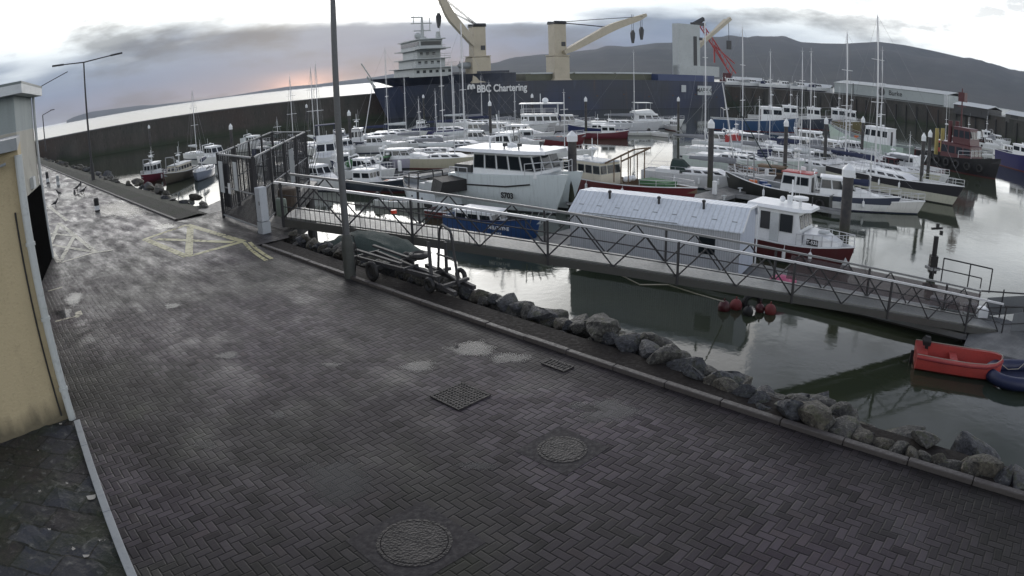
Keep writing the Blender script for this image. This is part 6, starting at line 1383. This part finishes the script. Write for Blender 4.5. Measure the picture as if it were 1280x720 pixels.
def floats(px, py, items, z=WATER):
    for dx, dy, r, mat, lab in items:
        p = at(px + dx, py + dy, z + .12); b = MB(); b.ball((0, 0, 0), r, r, r * 1.1, 14, 8); b.tube((0, 0, r), (0, 0, r + .12), .03, n=6); o = b.build('buoy', M[mat], smooth=True); o.location = p; tag(o, lab, 'buoy', 'buoys below the gangway')
floats(905, 384, ((0, 0, .26, 'maroon', 'dark red mooring buoy, leftmost below the gangway'), (15, -2, .26, 'buoyred', 'red mooring buoy, second from the left below the gangway'), (30, 6, .22, 'black', 'black float between the red buoys below the gangway'), (58, 4, .25, 'buoyred', 'scuffed red mooring buoy at the right end of the row below the gangway'), (45, 2, .2, 'maroon', 'dark red buoy left of the rightmost one below the gangway')))
p = at(940, 384, WATER); e_ = MB(); e_.torus((0, 0, 0), .34, .13, 'Y', 18, 8); o = e_.build('tyre', M['black']); o.location = p + Vector((0, 0, .2)); tag(o, 'black tyre fender hanging low among the red buoys', 'tyre')
p = at(975, 355, PZ); b = MB(); b.ball((0, 0, .12), .55, .4, .3, 14, 7); b.ball((.5, .1, .1), .35, .3, .22, 12, 6); o = b.build('net_heap', M['pink']); o.location = p; tag(o, 'heap of faded pink netting on the pontoon beside the T-535 boat', 'net')
def landing_rail():
    A, B_ = at(1176, 352, PZ), at(1236, 366, PZ); d = B_ - A; L = d.length; e = empty('railing', A, math.atan2(d.y, d.x), 'free standing black rail frame on the pontoon beyond the foot of the gangway', 'railing')
    b = MB()
    for x in (0, L * .55, L): b.tube((x, 0, 0), (x, 0, 1.15), .035)
    b.tube((0, 0, 1.15), (L, 0, 1.15), .035); b.tube((-L * .2, .4, 0), (-L * .2, .4, .5), .03); b.tube((-L * .2, .4, .5), (L * .8, .4, .5), .03); b.tube((L * .8, .4, 0), (L * .8, .4, .5), .03); b.build('frame', M['steel'], e)
landing_rail()
for i, (px, py, w, mt_) in enumerate(((1172, 384, .8, 'offwhite'), (1190, 388, .6, 'grey'), (1213, 392, .7, 'offwhite'), (1226, 396, .5, 'white'))):
    p = at(px, py, PZ); b = MB(); b.box((0, 0, .2), (w, .45, .36)); b.box((0, 0, .4), (w * .9, .4, .05)); o = b.build('storage_crate', M[mt_], bevel=.02); o.location = p; o.rotation_euler = (0, 0, R(-40 + i * 8)); tag(o, ('pale crate, leftmost of the row on the pontoon behind the gangway foot', 'grey crate, second of the row on the pontoon behind the gangway foot', 'pale crate, third of the row on the pontoon behind the gangway foot', 'white crate, rightmost of the row on the pontoon behind the gangway foot')[i], 'crate', 'crates behind the gangway foot')
b = MB(); b.path([at(770, 341, -2.2) + Vector((0, 0, 0)), at(800, 356, -2.9), at(835, 356, -2.6), at(870, 367, -3.0), at(905, 377, WATER + .5)], .025, n=5); tag(b.build('mooring_rope', M['rope']), 'pale rope hanging in loops below the gangway', 'rope')

# ------------------------------------------------------------------ gangway
def gangway():
    x0, x1, y0, wd_ = -6.9, 19.0, 19.45, 1.6; z0 = .13; sl = -.185; L = x1 - x0
    e = empty('gangway', (x0, y0, z0), 0, 'long grey lattice gangway sloping from the gate down to the pontoon', 'gangway')
    def Z(x): return sl * x
    n = 13; GS = paint('galvanised gangway steel', (.22, .225, .23), .45, .45, scale=3); DS = M['steel']
    b = MB()
    for y in (0, wd_): b.beam((0, y, Z(0) + .12), (L, y, Z(L) + .12), .10, .24)
    for k in range(14): b.beam((L * k / 13, 0, Z(L * k / 13) + .06), (L * k / 13, wd_, Z(L * k / 13) + .06), .08, .1)
    b.build('beam', paint('gangway beam', (.075, .075, .07), .5, .3, scale=3), e)
    b = MB(); b.beam((0, wd_ / 2, Z(0) + .27), (L, wd_ / 2, Z(L) + .27), wd_ - .12, .05); b.build('deck', paint('gangway deck', (.17, .175, .165), .45, scale=2), e)
    for y, nm in ((0, 'near'), (wd_, 'far')):
        b = MB(); b.beam((-.2, y, Z(0) + 1.38), (L, y, Z(L) + 1.38), .09, .07); b.build('handrail', M['alu'] if y == 0 else GS, e)
        b = MB()
        for h in (.62, .98): b.tube((0, y, Z(0) + h), (L, y, Z(L) + h), .018, n=5)
        for k in range(n):
            a, c, mdl = L * k / n, L * (k + 1) / n, L * (k + .5) / n
            b.tube((a, y, Z(a) + .24), (mdl, y, Z(mdl) + 1.35), .026, n=6); b.tube((mdl, y, Z(mdl) + 1.35), (c, y, Z(c) + .24), .026, n=6)
            if k % 2 == 0: b.beam((a + .02, y - (.04 if y == 0 else -.04), Z(a) - .02), (a + .02, y - (.04 if y == 0 else -.04), Z(a) + 1.35), .07, .07)
        b.build('truss', DS, e)
        b = MB(); k = .1
        while k < (6.2 if y == 0 else 7.5): b.tube((k, y + .03, Z(k) + .22), (k, y + .03, Z(k) + (.72 if y == 0 else .98)), .010, n=4); k += .155
        b.build('picket', DS, e)
    mm, tree, bb = _mat('fine mesh'); tt = T(tree); bb.inputs['Base Color'].default_value = (.10, .075, .08, 1); bb.inputs['Roughness'].default_value = .7
    tr_ = tt.n.new('ShaderNodeBsdfTransparent'); mxs = tt.n.new('ShaderNodeMixShader'); mxs.inputs[0].default_value = .55; tt.l.new(tr_.outputs[0], mxs.inputs[1]); tt.l.new(bb.outputs[0], mxs.inputs[2]); tt.l.new(mxs.outputs[0], tt.n['Material Output'].inputs[0])
    b = MB(); b.beam((16.5, wd_ + .03, Z(16.5) + .82), (L, wd_ + .03, Z(L) + .82), .012, .85); b.build('infill_panel', mm, e)
    b = MB(); b.box((L + .9, wd_ / 2, Z(L) + .12), (2.0, wd_ + .3, .08), ry=.05); b.build('hinge_plate', GS, e)
    for y in (-.15, wd_ + .15):
        b = MB()
        for xx in (L + .1, L + 1.6, L + 3.2): b.tube((xx, y, Z(L) + .0), (xx, y, Z(L) + 1.35), .035)
        b.tube((L, y, Z(L) + 1.35), (L + 3.2, y, Z(L) + 1.1), .035); b.tube((L, y, Z(L) + .6), (L + 3.2, y, Z(L) + .5), .025); b.build('end_rail', DS, e)
        b = MB(); b.box((L + 1.9, y + .02, Z(L) + .62), (2.5, .02, .8)); b.build('end_panel', paint('grey panel', (.13, .14, .15), .6, scale=3), e)
    b = MB(); b.tube((3.5, -.1, Z(3.5) + .9), (3.5, -.1, Z(3.5) + 1.0), .09, n=10); b.build('marker_lamp', paint('red lens', (.6, .06, .03), .3), e)
gangway()

# ------------------------------------------------------------------ gate enclosure at the head of the gangway
def landing():
    f1, f2 = at(280, 272), at(325, 289); P = Vector((-8.9, 29, 0)); Q = Vector((-11.2, 31, 0))
    e = empty('gate_landing', (0, 0, 0), 0, 'concrete landing on legs below the gate fence', 'landing')
    b = MB(); b.prism([(-9.4, 19.6), (-6.7, 18.3), (-6.7, 21.4), (-7.9, 24), (-8.6, 29.4), (-11.6, 31.4), (-12.2, 24.2), (-11.2, 21.4)], -.45, -.012); b.build('slab', M['darkconcrete'], e)
    for x, y in ((-7.2, 21), (-8.4, 25), (-8.9, 28.9), (-11.2, 30.6), (-7.1, 18.9)): b = MB(); b.tube((x, y, -7), (x, y, -.45), .22, n=12); b.build('leg', PILEM, e)
    def fence(A, B_, h, label, gap=.13, gate=None, name='fence'):
        d = B_ - A; L = d.length; d.normalize(); e = empty(name, A, math.atan2(d.y, d.x), label, name)
        b = MB(); k = .06
        while k < L: b.tube((k, 0, .08), (k, 0, h - .03), .016, n=5); k += gap
        b.build('bars', M['steel'], e)
        b = MB(); b.beam((0, 0, h), (L, 0, h), .05, .05); b.beam((0, 0, .12), (L, 0, .12), .045, .05); b.beam((0, 0, h * .5), (L, 0, h * .5), .03, .04); b.build('rail', M['galv'], e)
        np_ = max(2, int(L / 2.2) + 1)
        for i in range(np_): b = MB(); b.box((L * i / (np_ - 1), 0, h / 2 + .02), (.09, .09, h + .04)); b.build('post', M['steel'], e)
        return e, L
    e1, L = fence(f1, f2, 2.3, 'dark steel gate of vertical bars facing the road, hung with notices', gap=.11, name='gate')
    b = MB(); b.box((L * .02 + .25, -.03, 1.5), (.44, .02, 1.1)); b.box((L * .52, -.03, 1.62), (.34, .02, .95)); b.build('notice_board', M['offwhite'], e1)
    b = MB(); b.box((L * .30, -.03, 1.15), (.22, .02, .36)); b.build('sign', M['white'], e1)
    b = MB(); b.box((L * .16, .02, 1.2), (L * .2, .015, 1.5)); b.build('mesh_panel', paint('blue mesh', (.05, .06, .09), .6), e1)
    e2, L2 = fence(f2, P, 2.3, 'tall fence of dark vertical bars running back along the near side of the landing', gap=.19)
    b = MB(); b.box((L2 * .62, -.03, 1.25), (.9, .02, 1.35)); b.build('notice_board', M['grey'], e2)
    e3, L3 = fence(f1, Q, 2.3, 'fence of dark bars along the far left side of the landing', gap=.24)
    e4, L4 = fence(P, Q, 2.3, 'short end fence of dark bars at the seaward end of the landing', gap=.16)
    b = MB()
    for k in range(9): b.tube((-.5 + .16 * k, 0, .6), (-.65 + .21 * k, -.35, 1.6 + .1 * (k % 3)), .012, n=4)
    o = b.build('anti_climb_spikes', M['steel'], e4)
landing()
def cabinet():
    p = at(331, 291); e = empty('electricity_cabinet', p, R(-40), 'pale grey tall electricity cabinet at the right end of the gate', 'cabinet')
    b = MB(); b.box((0, 0, .9), (.30, .28, 1.05)); b.build('body', paint('pale grey cabinet', (.46, .49, .53), .45), e, bevel=.02); b = MB(); b.box((0, 0, .18), (.32, .30, .36)); b.build('base', paint('pale grey base', (.40, .43, .46), .5), e); b = MB(); b.box((.1, -.145, .95), (.03, .015, .12)); b.build('lock', M['dark'], e)
cabinet()
def post_box():
    p = Vector((-7.15, 20.1, -.02)); e = empty('rescue_box', p, R(-30), 'rounded grey green box on a post just right of the pale cabinet', 'box')
    b = MB(); b.box((0, 0, .62), (.46, .16, .62)); b.build('housing', paint('grey green', (.20, .24, .20), .5), e, bevel=.08); b = MB(); b.tube((0, 0, 0), (0, 0, .4), .04); b.build('post', M['steel'], e)
    p = Vector((-7.5, 21.8, -.01)); e = empty('litter_bin', p, 0, 'brown slatted litter bin inside the fence by the head of the gangway', 'bin')
    b = MB(); b.lathe((0, 0, 0), [(.30, 0), (.33, .9), (.31, .95), (.1, 1.0)], 14); b.build('body', paint('brown bin', (.07, .05, .035), .6), e)
post_box()

# ------------------------------------------------------------------ lamp posts
def lamp_near():
    p = at(438, 347); tdir = Vector((0, 0, 1)); e = empty('lamp_post', p, 0, 'tall grey green lamp post rising out of the top of the picture beside the trailer', 'lamp post')
    b = MB(); b.lathe((0, 0, 0), [(.135, 0), (.135, .75), (.11, .95), (.09, 1.0)], 16); b.build('base_sleeve', paint('dark sleeve', (.055, .06, .055), .6, scale=5), e)
    b = MB(); b.tube((0, 0, .9), (0, 0, 8.6), .080, .052, n=16); b.build('column', paint('grey green column', (.105, .11, .115), .5, .2, scale=3), e)
    b = MB(); b.tube((0, 0, 8.55), (-1.2, -1.0, 8.9), .04); b.box((-1.4, -1.15, 8.92), (.7, .3, .12), R(40)); b.build('lantern', M['grey'], e)
    b = MB(); b.path([(.12, 0, .1), (.22, -.05, .55), (.16, -.02, .95), (.0, .12, 1.0)], .012); b.build('cable', M['black'], e)
lamp_near()
def lamp_far(px, py, tx, ty, arms, label, r=.09):
    p = at(px, py); h = height_at(p, tx, ty); e = empty('lamp_post', p, 0, label, 'lamp post')
    b = MB(); b.tube((0, 0, 0), (0, 0, h), r, r * .55, n=10); b.tube((0, 0, 0), (0, 0, 1.2), r * 1.5, n=10); b.build('column', M['steel'], e)
    for (ax_, ay_), nm in arms:
        q_ = ray(ax_, ay_); k = math.hypot(p.x, p.y) / math.hypot(q_.x, q_.y); v = Vector((q_.x * k - p.x, q_.y * k - p.y, EYE + q_.z * k))
        b = MB(); b.tube((0, 0, h - .03), v, .045, .035, n=6); d = (v - Vector((0, 0, h))).normalized(); b.beam(v - d * .1, v + d * .75, .26, .11); b.build('arm', M['steel'], e)
lamp_far(117, 226, 107, 77, (((78, 81), 'a'), ((140, 69), 'b')), 'tall double armed street lamp at the left beside the verge')
def far_pole():
    p = polar(-39.45, 120, 0); h = height_at(p, 53, 144); e = empty('lamp_post', (p.x, p.y, 0), 0, 'small distant lamp post with one arm at the end of the road', 'lamp post')
    b = MB(); b.tube((0, 0, 0), (0, 0, h), .12, .08, n=8); b.build('column', M['steel'], e); b = MB(); b.tube((0, 0, h), (1.6, .5, h + .5), .06); b.box((1.9, .6, h + .55), (.8, .3, .14)); b.build('arm', M['steel'], e)
far_pole()

# ------------------------------------------------------------------ small things on the quay
def bollard(px, py, h, label, mats):
    p = at(px, py); e = empty('bollard', p, 0, label, 'bollard'); b = MB(); b.lathe((0, 0, 0), [(.12, 0), (.12, h * .8), (.14, h * .82), (.10, h)], 12); b.build('post', M[mats[0]], e); b = MB(); b.tube((0, 0, h * .1), (0, 0, h * .42), .125, n=12); b.build('band', M[mats[1]], e)
bollard(60, 229, .85, 'black bollard with white band, far down the road', ('black', 'offwhite')); bollard(122, 264, .62, 'short black bollard with a white foot beside the big puddle', ('black', 'white')); bollard(73, 232, .7, 'thin grey post farther down the road', ('grey', 'offwhite'))
for px, py, lab, rz in ((97, 239, 'crow standing on the wet road, leftmost of the upper pair', 1), (101, 236, 'crow standing on the wet road, right of the upper pair', 2), (105, 243, 'crow on the wet road, right of the group', .4), (94, 247, 'crow nearest the camera in the group on the wet road', 2.2), (74, 246, 'lone crow pecking near the left building', 3), (70, 259, 'crow beside the white box marking', 1.2)):
    p = at(px, py); e = empty('crow', p, rz, lab, 'bird', 'crows on the road')
    b = MB(); b.loft([[Vector((x, math.cos(a) * w, z + math.sin(a) * h)) for a in [i * math.pi / 4 for i in range(8)]] for x, z, w, h in ((-.30, .20, .02, .01), (-.16, .22, .06, .04), (-.02, .24, .09, .08), (.09, .29, .07, .07), (.13, .36, .045, .05), (.17, .40, .045, .045), (.21, .40, .02, .02), (.27, .385, .004, .004))]); b.build('body', M['black'], e, smooth=True)
    b = MB(); b.tube((0, .03, 0), (0, .04, .18), .01, n=4); b.tube((0, -.03, 0), (0, -.04, .18), .01, n=4); b.build('legs', M['black'], e)
def trailer():
    # frame lies on the dark strip behind the kerb
    A = ns(8.15, 13.1, 0); e = empty('boat_trailer', A, R(-45), 'rusty dark boat trailer lying along the kerb right of the lamp post', 'trailer'); e.scale = (.80, .72, .8)
    b = MB(); b.beam((.2, -.35, .42), (3.6, -.05, .38), .09, .10); b.beam((.2, .45, .42), (3.6, .05, .38), .09, .10); b.beam((.25, -.45, .42), (.25, .55, .42), .08, .1); b.beam((1.4, -.6, .34), (1.4, .7, .34), .1, .1); b.beam((2.4, -.28, .44), (2.4, .3, .44), .07, .08)
    b.beam((.2, -.3, .62), (2.3, -.22, .56), .1, .06); b.beam((.2, .38, .62), (2.3, .3, .56), .1, .06); b.build('frame', M['steel'], e)
    for y in (-.62, .74): b = MB(); b.torus((1.4, y, .28), .21, .075, 'Y', 20, 8); b.lathe((1.4, y, .28), [(.01, 0)], 4) if False else b.tube((1.4, y - .04, .28), (1.4, y + .04, .28), .14, n=14); b.build('wheel', M['black'], e)
    b = MB(); b.torus((2.15, .55, .62), .22, .08, 'Z', 18, 8); b.tube((2.15, .55, .6), (2.15, .55, .66), .14, n=12); b.build('spare_wheel', M['black'], e)
    b = MB(); b.beam((3.3, 0, .35), (3.15, .1, 1.25), .09, .09); b.build('winch_post', M['steel'], e); b = MB(); b.tube((3.6, 0, .05), (3.6, 0, .42), .03); b.build('jockey_leg', M['steel'], e)
    e = empty('launching_trolley', ns(8.3, 10.55, 0), R(-45), 'black tube trolley with a tall hoop handle beside the boat trailer', 'trolley')
    b = MB(); b.path([(-.3, .35, .25), (-.18, .35, 1.15), (-.02, .30, 1.27), (.45, .1, 1.27), (.55, .05, 1.2), (.70, .05, .2)], .028); b.path([(-.25, .3, .62), (.6, .05, .7)], .022); b.path([(-.28, .35, .30), (.7, .05, .25)], .025); b.path([(.1, .25, .25), (.15, .22, .95)], .035); b.build('hoop_frame', M['steel'], e)
    b = MB(); b.beam((-.9, .0, .2), (1.0, -.3, .16), .08, .08); b.beam((-.9, .5, .2), (1.0, .2, .16), .08, .08); b.beam((-.2, -.2, .24), (-.2, .6, .24), .08, .06); b.beam((.6, -.3, .22), (.6, .4, .22), .08, .06); b.build('frame', M['steel'], e)
    for y in (-.3, .55): b = MB(); b.torus((.2, y, .17), .12, .05, 'Y', 16, 6); b.build('wheel', M['black'], e)
    # tarpaulin heap left of the lamp post
    vs, fs = [], []; nx, ny = 14, 8
    for i in range(nx):
        for j in range(ny):
            u, v = i / (nx - 1), j / (ny - 1); hgt = .42 * math.sin(math.pi * u) ** .6 * math.sin(math.pi * v) ** .6; hgt += noise.noise(Vector((u * 6, v * 5, 1))) * .13 * (hgt > .1)
            vs.append(ns(8.9 + v * 1.5, 13.2 + u * 3.4, max(-.25, hgt - .15)))
    for i in range(nx - 1):
        for j in range(ny - 1): fs.append((i * ny + j, (i + 1) * ny + j, (i + 1) * ny + j + 1, i * ny + j + 1))
    b = MB(); b.add(vs, fs); tag(b.build('tarpaulin', M['greencanvas'], smooth=True), 'dark green tarpaulin over a heap behind the lamp post', 'tarpaulin')
trailer()
# ------------------------------------------------------------------ air between here and the hills
hz_m = bpy.data.materials.new('haze'); hz_m.use_nodes = True; hn = hz_m.node_tree.nodes; hn.remove(hn['Principled BSDF'])
pv = hn.new('ShaderNodeVolumePrincipled'); pv.inputs['Color'].default_value = (.72, .82, 1.0, 1); pv.inputs['Density'].default_value = .00009; pv.inputs['Anisotropy'].default_value = .3
hz_m.node_tree.links.new(pv.outputs[0], hn['Material Output'].inputs['Volume'])
b = MB(); b.box((0, 2900, 158), (10000, 6100, 340)); o = b.build('haze', hz_m); o['kind'] = 'stuff'
